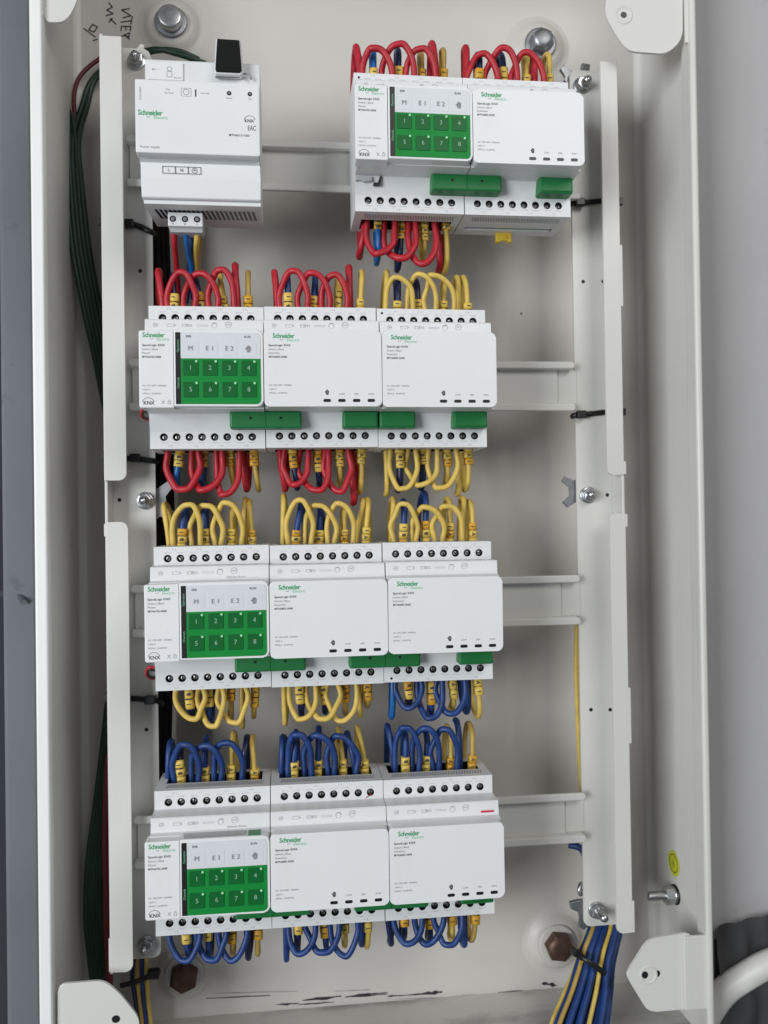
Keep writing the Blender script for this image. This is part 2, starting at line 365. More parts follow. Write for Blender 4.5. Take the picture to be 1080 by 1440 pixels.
# earth stud on the right wall
def wallx(y): return XR+(xri-XR)*(Y_BACK-y)/(Y_BACK-Y_RIM-2)
def on_wall(u, v):
    lo, hi = Y_RIM, Y_BACK
    for _ in range(40):
        m_ = (lo+hi)/2
        if P(u, v, m_).x < XR: lo = m_
        else: hi = m_
    return lo
yy = on_wall(951, 1258)
q = P(951, 1258, yy); sx_ = XR
stud = thing('earth_stud', (sx_, yy, q.z), 'zinc threaded earth stud with nut pointing inwards from the right wall below the yellow sticker', 'bolt')
RY = Matrix.Rotation(math.radians(90), 4, 'Z')
g = G().lathe([(7.2, -0.4), (7.2, -1.6), (3, -1.8)], 24).xf(Matrix.Rotation(math.radians(-90), 4, 'Z')); obj('washer', g, BLACK, stud)
g = G().lathe([(6.2, -1.6), (6.2, -3), (3, -3)], 24).xf(Matrix.Rotation(math.radians(-90), 4, 'Z')); obj('washer', g, ZINC, stud)
g = G().disc(0, 0, -9.5, -3, 6.8, 6, bev=0.8).xf(Matrix.Rotation(math.radians(-90), 4, 'Z')); obj('nut', g, ZINC, stud)
pr = [(3.0, -9)]
for k in range(12): pr += [(3.3, -9.8-k*1.05), (2.8, -10.3-k*1.05)]
pr += [(2.4, -23), (0.01, -23)]
g = G().lathe(pr, 20).xf(Matrix.Rotation(math.radians(-90), 4, 'Z')); obj('threaded_rod', g, ZINC, stud)
# earth sticker on the right wall
yy = on_wall(948, 1214); q = P(948, 1214, yy); x_ = XR-0.3
st = thing('earth_sticker', (x_, yy, q.z), 'round yellow-green earth symbol sticker on the right inner wall', 'sticker')
slope = math.atan2(xri-XR, -(Y_BACK-Y_RIM-2))
MS = Matrix.Rotation(math.radians(-90), 4, 'Z')
g = G().disc(0, 0, -0.15, 0, 9.3, 32).xf(MS); obj('backing', g, STICK, st)
g = G()
def ring(g_, cx, cz, r0, r1, y, n=28, a0=0, a1=360):
    vs = []
    for i in range(n+1):
        a_ = math.radians(a0+(a1-a0)*i/n); vs += [(cx+r0*math.cos(a_), y, cz+r0*math.sin(a_)), (cx+r1*math.cos(a_), y, cz+r1*math.sin(a_))]
    g_.add(vs, [(2*i, 2*i+1, 2*i+3, 2*i+2) for i in range(n)])
ring(g, 0, 0, 6.1, 7.0, -0.3)
def rect(g_, x0, x1, z0, z1, y, mi=0): g_.add([(x0, y, z0), (x1, y, z0), (x1, y, z1), (x0, y, z1)], [(0, 1, 2, 3)], mi)
rect(g, -0.45, 0.45, 0, 3.6, -0.3); rect(g, -3, 3, -0.5, 0, -0.3); rect(g, -2, 2, -2, -1.5, -0.3); rect(g, -1, 1, -3.4, -2.9, -0.3)
g.xf(MS); obj('earth_symbol', g, mat('olive_ink', (0.12, 0.16, 0.02), 0.5), st)

# ---------------------------------------------------------------- mounting frame
fr = thing('mounting_frame', (P(520, 1340, Y_PLATE).x, Y_PLATE, P(520, 1340, Y_PLATE).z), 'off-white steel ladder frame with two uprights and horizontal rails', 'frame')
foff = -Vector(fr.location)/S
def fpart(name, g_, m=FRAMEP): return obj(name, g_, m, fr, foff)
xlp0, xlp1 = -32.2, -4.0
xrp0, xrp1 = 293.2, 320.0
ztl, zbl = P(190, 68, Y_PLATE).z, P(200, 1348, Y_PLATE).z
ztr, zbr = P(820, 99, Y_PLATE).z, P(840, 1302, Y_PLATE).z
g = G().prism(rrect(xlp0, xlp1, zbl, ztl, 5, 5, (0, 1, 1, 0)), Y_PLATE, Y_PLATE+2, 0.4); up_l = fpart('upright_plate', g)
g = G().prism(rrect(xrp0, xrp1, zbr, ztr, 5, 5, (1, 0, 0, 1)), Y_PLATE, Y_PLATE+2, 0.4); up_r = fpart('upright_plate', g)
g = G().box(xlp0-1.8, xlp0+0.1, Y_STRIP+2, Y_PLATE+2, zbl, ztl-1, 0.4); fpart('upright_web', g)
g = G().box(xrp1-0.1, xrp1+1.8, Y_STRIP+2, Y_PLATE+2, zbr+3, ztr-1, 0.4); fpart('upright_web', g)
def strip(x0, x1, z0, z1, tabs, inner, cor):
    """front flange x0..x1 with small tabs on its outer edge"""
    out = rrect(x0, x1, z0, z1, 4.5, 5, cor)
    g_ = G().prism(out, Y_STRIP, Y_STRIP+2, 0.5)
    for za, zb_ in tabs:
        if inner: g_.box(x1-1, x1+1.6, Y_STRIP+0.1, Y_STRIP+2.1, za, zb_, .4)
        else: g_.box(x0-1.4, x0+1, Y_STRIP+0.1, Y_STRIP+2.1, za, zb_, .4)
    return g_
fpart('upright_flange', strip(-33.9, -19.6, -63.3, 230.5, [], 0, (0, 1, 0, 0)))
fpart('upright_flange', strip(-33.0, -19.1, -384.5, -90.5, [(-100, -91.5), (-384, -362)], 0, (0, 1, 1, 0)))
fpart('upright_flange', strip(308.6, 321.0, -62.5, 229.8, [(56.5, 100), (-62, -53)], 1, (1, 0, 0, 0)))
fpart('upright_flange', strip(309.8, 321.4, -383, -89.5, [(-99, -90), (-383, -361), (-251, -212)], 1, (1, 0, 0, 1)))
rows = {1: (131.2, 152.9), 2: (0.0, 0.0), 3: (1.5, -151.8), 4: (0.0, -304.3)}
rail_z = {1: 153.5, 2: 1.8, 3: -150.6, 4: -305.4}
for r_, zc in rail_z.items():
    ends = {1: 760, 2: 812, 3: 816.5, 4: 822}[r_]
    x1 = P(ends, 734-zc, Y_RAIL).x if r_ > 1 else xrp0+4
    x0 = xlp1-16
    for s_ in (1, -1):
        g = G().prism(rrect(x0, x1, zc+s_*15-2.6, zc+s_*15+2.6, 2.4, 4), Y_RAIL-1.2, Y_RAIL+1.2, 0.9, seg=3)
        g.box(x0+1, x1-2, Y_RAIL+0.5, Y_PLATE-1, zc+s_*12.6-0.6, zc+s_*12.6+0.6)
        fpart('rail_lip', g)
    g = G().box(x0+2, P(790, 734, Y_RAIL).x, Y_PLATE-2.5, Y_PLATE-1, zc-12.8, zc+12.8); fpart('rail_web', g)
    if r_ > 1:
        g = G().prism(rrect(P(790, 734, Y_RAIL).x-2, xrp0+1, zc-12.6, zc+12.6, 1.5, 3), Y_PLATE-0.6, Y_PLATE+1.2, 0.3); fpart('rail_tab', g)
# small holes drilled in the uprights
for u, v in ((197, 381), (168, 703), (206, 1026), (820, 396), (848, 396), (854, 696), (831, 998), (858, 998)):
    q = P(u, v, Y_PLATE); fpart('drilled_hole', G().disc(q.x, q.z, Y_PLATE-0.12, Y_PLATE+1, 1.35, 14), BLACK)
q = P(733, 441, Y_BACK); cpart('drilled_hole', G().disc(q.x, q.z, Y_BACK-0.1, Y_BACK+1, 0.9, 12), BRONZE)
# bolts and spring brackets that hold the uprights
def framebolt(u, v, tilt=0.0, long=6):
    q_ = P(u, v, Y_PLATE-4)
    g_ = G().disc(0, 0, -4.4, 0, 5.0, 6, bev=0.8).xf(Matrix.Rotation(random.uniform(0, 1), 4, 'Y'))
    o_ = obj('frame_nut', g_, ZINC, fr, foff+Vector((q_.x, Y_PLATE-1.3, q_.z)))
    obj('washer', G().lathe([(6.0, 1.2), (6.0, 0), (5.7, -0.3), (0.01, -0.3)], 28), ZINC, o_)
    pr_ = [(3.0, -4)]
    for k in range(int(long)): pr_ += [(3.0, -4.8-k*1.0), (2.6, -5.3-k*1.0)]
    pr_ += [(2.4, -5.6-long), (0.01, -6.0-long)]
    gg = G().lathe(pr_, 18).xf(Matrix.Rotation(tilt, 4, 'Z')); obj('threaded_end', gg, ZINC, o_)
    return q_
framebolt(203, 704, 0, 3); framebolt(205, 1331, 0, 4); framebolt(191, 82, 0, 3)
framebolt(820, 117, 0.2, 4); framebolt(829, 696, 0, 3); framebolt(841, 1283, 0.1, 8)
def clip(u, v, sc_, flip, rot, m=STEEL):
    """forked steel clip behind an upright"""
    pts = [(-8, 8.2), (-5, 12), (1.5, 7.6), (7, 12), (11, 9), (11, -9), (7, -12), (1.5, -8), (-5, -12), (-8.5, -8), (-2.5, -3.2), (-2.5, 3.2)]
    c, s_ = math.cos(rot), math.sin(rot); out = []
    for x, z in pts:
        x *= flip*sc_; z *= sc_; out.append((x*c-z*s_, x*s_+z*c))
    q_ = P(u, v, Y_PLATE+4.5)
    if flip < 0: out = out[::-1]
    obj('forked_clip', G().prism(out, -1.2, 1.2, 0.5), m, fr, foff+q_)
clip(805, 691, 0.95, 1, 0.05); clip(227, 706, 1.15, -1, 0.1, PGREY)
clip(200, 78, 0.6, -1, 0.5, PAINT)
def pixclip(pix, m, y=Y_PLATE+4.5, th=1.6):
    c0 = P(*pix[0], y); pts = [(P(u, v, y).x-c0.x, P(u, v, y).z-c0.z) for u, v in pix]
    obj('forked_clip', G().prism(pts, -th, th, .4), m, fr, foff+c0)
pixclip([(787, 98), (793, 92), (797.4, 99), (804, 101), (801, 105.5), (803, 130), (798, 130), (797, 117), (792, 115), (795, 109)], STEEL)
pixclip([(818, 90), (829, 92), (828, 101), (816, 100)], STEEL)
pixclip([(801, 1268.5), (813, 1265), (826, 1265), (828, 1300), (820, 1306.7), (813, 1302), (815, 1293), (813, 1281), (802, 1277)], STEEL)
q_ = P(817, 1250, Y_PLATE+6)
lo_ = obj('loose_washer', G().lathe([(2.2, -1), (4.6, -1.2), (5.2, 0), (4.6, 1.2), (2.2, 1), (2.2, -1)], 20).xf(Matrix.Rotation(.9, 4, 'Z')), ZINC, fr, foff+q_)

# ---------------------------------------------------------------- relay modules
TX = [8.8+7.85*i for i in range(8)]; W = 72.0
TZ = 37.6
def hand(g_, x, z, s_, y, mi=0):
    for (dx, z0, z1, wd) in ((-0.75, -.2, 1.1, .38), (-0.25, 0, 1.6, .38), (0.25, 0, 1.5, .38), (0.72, -.2, 1.0, .36)):
        g_.add([(x+(dx-wd/2)*s_, y, z+z0*s_), (x+(dx+wd/2)*s_, y, z+z0*s_), (x+(dx+wd/2)*s_, y, z+z1*s_), (x+(dx-wd/2)*s_, y, z+z1*s_)], [(0, 1, 2, 3)], mi)
    g_.add([(x-s_*.95, y, z-.2*s_), (x-.6*s_, y, z-1.5*s_), (x+.6*s_, y, z-1.5*s_), (x+.92*s_, y, z-.1*s_)], [(0, 1, 2, 3)], mi)
    g_.add([(x-s_*.95, y, z-.5*s_), (x-1.6*s_, y, z+.3*s_), (x-1.4*s_, y, z+.5*s_), (x-s_*.8, y, z+.1*s_)], [(0, 3, 2, 1)], mi)
def frame_rect(g_, x0, x1, z0, z1, t_, y, mi=0):
    rect(g_, x0, x1, z1-t_, z1, y, mi); rect(g_, x0, x1, z0, z0+t_, y, mi); rect(g_, x0, x0+t_, z0+t_, z1-t_, y, mi); rect(g_, x1-t_, x1, z0+t_, z1-t_, y, mi)

def housing():
    g_ = G(); a, b = 0.25, W-0.25
    for sgn in (1, -1):
        z0, z1 = (33.5, 45) if sgn > 0 else (-45, -34.2)
        hole_plate(g_, a, b, z0, z1-0.0, 0.0, [(x, sgn*TZ) for x in TX], 2.35, 5.0)
        # face the wires leave by, with its slot
        ze = 45*sgn; ys = (0, 15, 33, 39); sx0, sx1 = 5.5, 66.5
        def q(x0, x1, y0, y1, z=ze, mi=0): g_.add([(x0, y0, z), (x1, y0, z), (x1, y1, z), (x0, y1, z)], [(0, 1, 2, 3) if sgn > 0 else (3, 2, 1, 0)], mi)
        q(a, b, ys[0], ys[1]); q(a, b, ys[2], ys[3]); q(a, sx0, ys[1], ys[2]); q(sx1, b, ys[1], ys[2])
        zi = ze-sgn*14; rim = [(sx0, 15), (sx1, 15), (sx1, 33), (sx0, 33)]
        g_.add([(x, y, ze) for x, y in rim]+[(x, y, zi) for x, y in rim], [(0, 1, 5, 4), (1, 2, 6, 5), (2, 3, 7, 6), (3, 0, 4, 7), (4, 5, 6, 7)], 1)
    # stepped middle
    prof = [(0, 33.5), (-14.4, 33.3), (-15, 32.7), (-16.2, 24.8), (-20, 24.0), (-20, -22.5), (-3.5, -23.2), (0, -34.2)]
    for (y0, z0), (y1, z1) in zip(prof, prof[1:]): g_.add([(a, y0, z0), (b, y0, z0), (b, y1, z1), (a, y1, z1)], [(0, 3, 2, 1)])
    side = [(39, 45), (0, 45)]+prof+[(0, -45), (39, -45), (39, -18), (43, -18), (43, 18), (39, 18)]
    for x, fl in ((a, 1), (b, 0)):
        g_.add([(x, y, z) for y, z in side], [list(range(len(side))) if not fl else list(range(len(side)))[::-1]])
    g_.add([(a, 39, 45), (b, 39, 45), (b, 39, 18), (a, 39, 18)], [(0, 1, 2, 3)]).add([(a, 39, -45), (b, 39, -45), (b, 39, -18), (a, 39, -18)], [(0, 1, 2, 3)])
    return g_
ME = {}
ME['housing'] = housing().mesh('housing', [PLAS, DARK])
g = G().lathe([(0.01, 0.6), (1.2, 0.7), (1.9, 1.0), (2.0, 2.5)], 14)
g.box(-1.7, 1.7, 0.35, 1.2, -0.3, 0.3, mi=1)
ME['terminal_screw'] = g.mesh('terminal_screw', [SCREW, BLACK])
# hatched ribs beside both slots
g = G()
for sgn in (1, -1):
    for i in range(34):
        x = 6+i*1.78; ze = 45*sgn
        z0, z1 = sorted((ze-0.3*sgn, ze+0.35*sgn))
        vs = [(x, 4, z1), (x+.75, 4, z1), (x+2.2, 11.5, z1), (x+1.45, 11.5, z1), (x, 4, z0), (x+.75, 4, z0), (x+2.2, 11.5, z0), (x+1.45, 11.5, z0)]
        g.add(vs, [(0, 1, 2, 3), (7, 6, 5, 4), (0, 4, 5, 1), (1, 5, 6, 2), (2, 6, 7, 3), (3, 7, 4, 0)])
ME['vent_ribs'] = g.mesh('vent_ribs', PGREY)
# terminal captions, pictograms
g = G()
for i in range(4):
    xm = (TX[2*i]+TX[2*i+1])/2
    for sgn, zt, zb in ((1, 43.2, 41.4), (-1, -43.4, -41.2)):
        y = -0.12
        text(g, '+ %d' % (i+1 if sgn > 0 else i+5), 1.9, xm, zt, y, 0, 'CENTER')
        for dx in (-3.3, 3.3):
            rect(g, xm+dx-2.0, xm+dx+2.0, zb-0.1, zb+0.1, y); rect(g, xm+dx*1.6-.1, xm+dx*1.6+.1, zb-.6*sgn-.15, zb+.1, y)
def tier(x, z):   # y on the sloping second tier
    return -15-(32.7-z)*1.2/7.9-0.12
yt = tier(0, 29.2)-0.1
ring(g, 6.5, 29.2, 1.1, 1.35, yt, 16); rect(g, 6, 7, 28.9, 29.5, yt)
frame_rect(g, 13.5, 18, 28.4, 30.2, .2, yt); rect(g, 18, 18.8, 29, 29.6, yt)
frame_rect(g, 22.5, 25, 28.4, 30.2, .25, yt); rect(g, 25.4, 26.2, 28.4, 30.2, yt); frame_rect(g, 26.8, 28.4, 28.6, 30, .25, yt)
frame_rect(g, 31.5, 38, 28.8, 29.8, .18, yt)
ring(g, 42, 29.4, 1.5, 1.75, yt, 18); rect(g, 41, 43, 30.9, 31.3, yt)
ring(g, 50.5, 30, 1.7, 1.95, yt, 18); rect(g, 49.6, 51.4, 29.8, 30.3, yt); text(g, '10 mm', 1.3, 50.5, 27.4, yt, 0, 'CENTER')
ME['terminal_print'] = g.mesh('terminal_print', LINK)
# plain cover of an extension module
cov = G().prism(rrect(0.2, W-0.2, -22.5, 24, 3.0, 6), -28, -18, 0.7, seg=3)
ME['cover'] = cov.mesh('cover', PLAS2)
def logo(g_, x, z, s_, y, gi=0, li=1):
    text(g_, 'Schneider', 4.1*s_, x, z, y, gi, 'LEFT', 0.018, sx=.88, spacing=.92)
    # swoosh under the g and the second line
    for k in range(8):
        a0 = math.radians(200+k*20); a1 = math.radians(220+k*20)
        rr = 1.0*s_; cx, cz = x+5.4*s_, z-1.9*s_
        g_.add([(cx+rr*math.cos(a0), y, cz+rr*.7*math.sin(a0)), (cx+rr*math.cos(a1), y, cz+rr*.7*math.sin(a1)), (cx+rr*.7*math.cos(a1), y, cz+rr*.45*math.sin(a1)), (cx+rr*.7*math.cos(a0), y, cz+rr*.45*math.sin(a0))], [(0, 1, 2, 3)], gi)
    text(g_, 'Electric', 2.6*s_, x+8.4*s_, z-2.5*s_, y, li, 'LEFT', 0.0)
def label_lines(g_, x, kind, y):
    text(g_, 'SpaceLogic KNX', 1.95, x, 14.6, y, 0, 'LEFT', 0.012)
    text(g_, 'Switch | Blind', 1.7, x, 12.1, y, 1); text(g_, kind, 1.7, x, 9.9, y, 1)
    text(g_, 'MTN6705-0008' if kind == 'Master' else 'MTN6805-0008', 1.7, x, 7.5, y, 0, 'LEFT', 0.01)
    text(g_, 'AC 220-240V  50/60Hz', 1.45, x, -9.6, y, 1); text(g_, '16AX 4', 1.4, x, -12.0, y, 1)
    text(g_, 'MTN.C. 43.0MTN', 1.45, x, -14.4, y, 1)
g = G(); y = -28.12
logo(g, 5.6, 20.3, 1.0, y, 2, 3); label_lines(g, 3.0, 'Extension', y)
hand(g, 38.2, -13.9, 1.05, y, 0)
for x, b_ in ((47, 'COM'), (56, 'ERR'), (65, 'RUN')): text(g, b_, 1.5, x, -15.0, y, 1, 'CENTER')
ME['ext_print'] = g.mesh('printed_lettering', [INK, GINK, LGREEN, LTGREEN])
ME['indicator_slot'] = G().prism(rrect(-2.3, 2.3, -0.95, 0.95, .9, 4), -0.15, 1.0, 0).mesh('indicator_slot', BLACK)
# controller covers
ME['label_cover'] = G().prism(rrect(-1.6, 18.6, -22.8, 23.5, 1.4, 4, (1, 0, 0, 1)), -27.4, -16, 0.6).mesh('label_cover', PLAS2)
ME['keypad_frame'] = G().prism(rrect(18.9, W-0.3, -22.0, 24.2, 3.6, 6, (0, 1, 1, 0)), -28.3, -18, 0.8, seg=3).mesh('keypad_frame', PLAS2)
ME['black_strip'] = G().box(19.9, 23.0, -28.7, -27, -20.7, 22.3, .15).mesh('black_strip', BLACK)
ME['green_field'] = G().prism(rrect(23.0, 70.2, -20.7, 6.6, 2.6, 5, (0, 1, 0, 0)), -28.7, -27, 0.2).mesh('green_field', KGREEN)
ME['white_field'] = G().prism(rrect(23.0, 70.2, 6.62, 22.3, 2.6, 5, (0, 0, 1, 0)), -28.6, -27, 0.2).mesh('white_field', KWHITE)
ME['button'] = G().prism(rrect(-4.6, 4.6, -4.6, 4.6, .8, 3), -0.35, 0.5, 0.25).mesh('button', BGREEN)
ME['key'] = G().prism(rrect(-4.9, 4.9, -4.2, 4.2, .8, 3), -0.10, 0.5, 0.08).mesh('key', KWHITE)
ME['led_dot'] = G().disc(3.4, 3.9, -0.75, -0.2, .72, 12).mesh('led_dot', LEDG)
for i in range(8):
    g = G(); text(g, str(i+1), 3.9, 0, 0, -0.62, 0, 'CENTER'); ME['numeral%d' % i] = g.mesh('numeral', WINK)
for i, b_ in enumerate(('M', 'E 1', 'E 2', '')):
    g = G()
    if b_: text(g, b_, 4.0, 0, 0, -0.5, 0, 'CENTER')
    else: hand(g, 0, -0.1, 1.3, -0.5)
    ME['keymark%d' % i] = g.mesh('key_mark', GINK)
g = G(); y = -27.52
logo(g, 0.6, 20.6, 0.98, y, 2, 3); label_lines(g, 0.4, 'Master', y)
text(g, 'KNX', 3.0, 0.8, -20.0, y, 0, 'LEFT', 0.02); ring(g, 3.7, -20.4, 3.5, 3.75, y, 18, 20, 160)
text(g, 'X', 3.0, 11.3, -19.6, y, 1, 'LEFT'); frame_rect(g, 15, 16.8, -20.6, -18.8, .25, y, 1); rect(g, 15.3, 16.5, -18.4, -18.1, y, 1)
text(g, 'ERR', 1.9, 26.2, 19.8, -28.72, 0, 'LEFT', 0.01); text(g, 'RUN', 1.9, 60.5, 19.8, -28.72, 0, 'LEFT', 0.01)
ME['ctl_print'] = g.mesh('printed_lettering', [INK, GINK, LGREEN, LTGREEN])
g = G(); text(g, 'Channels', 1.8, 21.5, -8, -28.75, 0, 'CENTER', 0, math.pi/2); text(g, 'Operation', 1.8, 21.5, 14, -28.75, 0, 'CENTER', 0, math.pi/2)
ME['strip_print'] = g.mesh('strip_lettering', LTGREEN)
ME['latch'] = G().prism([(30.5, -51.5), (33.5, -51.5), (33.5, -50), (38.5, -50), (38.5, -51.5), (41.5, -51.5), (41.5, -44), (30.5, -44)], 33, 37, 0.5).box(33.8, 38.2, 32.2, 34, -49.2, -47.4, .3, 0).mesh('rail_latch', YCLIP)

ORD = {1: 'top', 2: 'second', 3: 'third', 4: 'bottom'}; POS3 = ('left', 'middle', 'right')
mods = {}
def module(r_, i, kind, label):
    x, z = rows[r_]; dz = random.uniform(-.3, .3)
    rt = thing('relay_module', (x+W*i, Y_RAIL, z+dz), label, 'relay module', 'relay modules on the rails')
    rt.rotation_euler = (0, math.radians(random.uniform(-.18, .18)), 0)
    lo = (0, -Y_RAIL, 0)
    def pt(n, m, par=rt, l=lo): return link(n, ME[m], par, l)
    pt('housing', 'housing'); pt('vent_ribs', 'vent_ribs')['kind'] = 'stuff'; pt('terminal_print', 'terminal_print')
    for sgn in (1, -1):
        for xx in TX:
            s_ = pt('terminal_screw', 'terminal_screw', rt, (xx, -Y_RAIL+1.5, sgn*TZ)); s_.rotation_euler = (0, random.uniform(0, 3.1), 0)
    if kind == 'ext':
        pt('cover', 'cover'); pt('printed_lettering', 'ext_print')
        for xx in (38, 47, 56, 65): pt('indicator_slot', 'indicator_slot', rt, (xx, -Y_RAIL-28, -18.9))
    else:
        pt('label_cover', 'label_cover'); pt('keypad_frame', 'keypad_frame'); pt('printed_lettering', 'ctl_print')
        s_ = pt('black_strip', 'black_strip'); pt('strip_lettering', 'strip_print', s_, (0, 0, 0))
        pt('green_field', 'green_field'); pt('white_field', 'white_field')
        for k in range(8):
            b0 = pt('button', 'button', rt, (28.8+11.45*(k % 4), -Y_RAIL-28.7, 0.9-13.0*(k//4)))
            pt('numeral', 'numeral%d' % k, b0, (0, 0, 0)); pt('led_dot', 'led_dot', b0, (0, 0, 0))
        for k in range(4):
            b0 = pt('key', 'key', rt, (28.8+11.45*k, -Y_RAIL-28.6, 12.6)); pt('key_mark', 'keymark%d' % k, b0, (0, 0, 0))
    mods[(r_, i)] = rt
    for c in rt.children:
        if c.name.split('.')[0] in ('terminal_print', 'printed_lettering'): c['kind'] = 'stuff'
    return rt
module(1, 0, 'ctl', 'white relay module with green keypad at the left of the top pair')
m = module(1, 1, 'ext', 'plain white extension module with a yellow rail clip below it, top right')
link('rail_latch', ME['latch'], m, (-1, -Y_RAIL, 0))
for r_ in (2, 3, 4):
    module(r_, 0, 'ctl', {2: 'white relay module with green keypad, leftmost in the second row of modules', 3: 'white relay module with green keypad, leftmost in the third row of modules', 4: 'white relay module with green keypad and a torn grey sticker, bottom row left'}[r_])
    module(r_, 1, 'ext', {2: 'plain white extension module in the middle of the second row, under red loops', 3: 'plain white extension module in the middle of the third row', 4: 'plain white extension module with a small red scrawl, middle of the bottom row'}[r_])
    module(r_, 2, 'ext', {2: 'plain white extension module at the right end of the second row', 3: 'plain white extension module at the right end of the third row', 4: 'plain white extension module with a red dash at its upper right, bottom row'}[r_])
# marks only some modules carry
def extra(rc, name, g_, m_): return obj(name, g_, m_, mods[rc], (0, -Y_RAIL, 0))
for rc in ((1, 0), (2, 2)): extra(rc, 'pin_hole', G().disc(3.6, 42.0, -0.12, .5, .8, 10), BLACK)
extra((3, 2), 'pin_hole', G().disc(5.0, -42.5, -0.12, .5, .8, 10), BLACK)
g = G()
for k in range(6):
    g.add([(60.5+k*.6, -0.14, 33.9+k*.45), (62.2+k*.5, -0.14, 34.9+k*.3), (62.0+k*.5, -0.14, 35.3+k*.3), (60.4+k*.6, -0.14, 34.3+k*.45)], [(0, 1, 2, 3)])
extra((4, 1), 'red_scrawl', g, REDINK)
g = G(); rect(g, 60.5, 68.5, 26.5, 27.7, -16.4); g.add([(60.5, -16.4, 26.5), (60.5, -16.4, 27.7), (59.8, -16.4, 27.0)], [(0, 1, 2)]); extra((4, 2), 'red_dash', g, REDINK)
g = G(); text(g, 'Schneider Electric', 1.6, 46, 26.3, -16.35, 0); rect(g, 46, 66, 25.4, 25.5, -16.35); extra((3, 0), 'side_lettering', g, LINK)
g = G(); text(g, 'Schneider Electric', 1.6, 46, 26.3, -16.35, 0); extra((4, 0), 'side_lettering', g, GINK)
st_ = extra((4, 0), 'torn_sticker', G().add([(20, -18, 24.45), (58, -18, 24.45), (58, -25.5, 24.45), (21.5, -26.5, 24.45)], [(0, 3, 2, 1)]), PGREY)
obj('green_stamp', G().box(59, 66.5, -27.5, -19, 24.1, 24.7, .1), mat('dull_green_print', (0.05, 0.22, 0.10), .5), st_)
extra((1, 0), 'chipped_gap', G().prism([(11.5, -29.5), (12, -27.8), (14.6, -27.8), (16.2, -23.6), (17.4, -23.6), (15.8, -29.5)], -4.6, -2.6, 0), DARK)
extra((1, 0), 'broken_flap', G().prism([(.4, -27), (3, -26.2), (6, -27.6), (11, -26.8), (11, -24), (.4, -24)], -4.8, -2.8, .3), PGREY)
g = G(); rect(g, 7, 66, 18, 23, 0); g.add([], [])
extra((1, 1), 'slot_cover', G().box(5.6, 66.4, 15.1, 24, -45.1, -43, .2).box(5.6, 66.4, 28.5, 32.9, -45.1, -43, .2), PLAS)
extra((1, 1), 'green_socket', G().box(9, 63, 24.4, 28.2, -44, -42, .2), BGREEN)
# dry wires taped out of the left housing side of two controllers
# ---------------------------------------------------------------- green bus connectors
def connector(r_, u0, u1, v, label, holes):
    x0 = P(u0, v, -9).x; x1 = P(u1, v, -9).x; z = rows[r_][1]; n_ = x1-x0
    t_ = thing('bus_connector', (x0, 0, z-28), label, 'connector', 'green bus connectors')
    g_ = G().box(0, n_, -10.5, 2, -5.4, 5.2, 1.3, seg=3)
    obj('body', g_, GREEN, t_)
    if holes:
        for k in (.29, .71):
            obj('screw_well', G().disc(n_*k, 1.0, -10.65, -9, .9, 12), BLACK, t_)
        obj('seam', G().box(n_/2-.25, n_/2+.25, -10.62, -9, -4.6, 4.4), BGREEN, t_)
    else:
        obj('edge_rib', G().box(1.4, n_-1.4, -11.2, -10, -4.2, -3.6, .2), GREEN, t_)
    return t_
connector(1, 607, 705, 260, 'long green plug bridging the two modules at the top right', True)
connector(1, 758, 805, 267, 'short green plug at the right end of the top right module', False)
connector(2, 323, 424, 590, 'long green plug bridging the left and middle modules of the second row', True)
connector(2, 482, 531.5, 591, 'short green plug at the right end of the middle module, second row', False)
connector(2, 533.5, 584, 592, 'short green plug at the left end of the right module, second row', False)
connector(2, 637, 685, 592, 'short green plug at the right end of the right module, second row', False)
connector(3, 330, 430, 935, 'long green plug bridging the left and middle modules of the third row', True)
connector(3, 491, 591, 930, 'long green plug bridging the middle and right modules of the third row', True)
connector(3, 645, 693, 925, 'short green plug at the right end of the third row', False)
connector(4, 331, 437, 1288, 'long green plug under the cover between left and middle bottom modules', True)
connector(4, 498, 602, 1276, 'long green plug under the cover between middle and right bottom modules', True)
connector(4, 648, 694, 1268, 'short green plug at the right end of the bottom row', False)

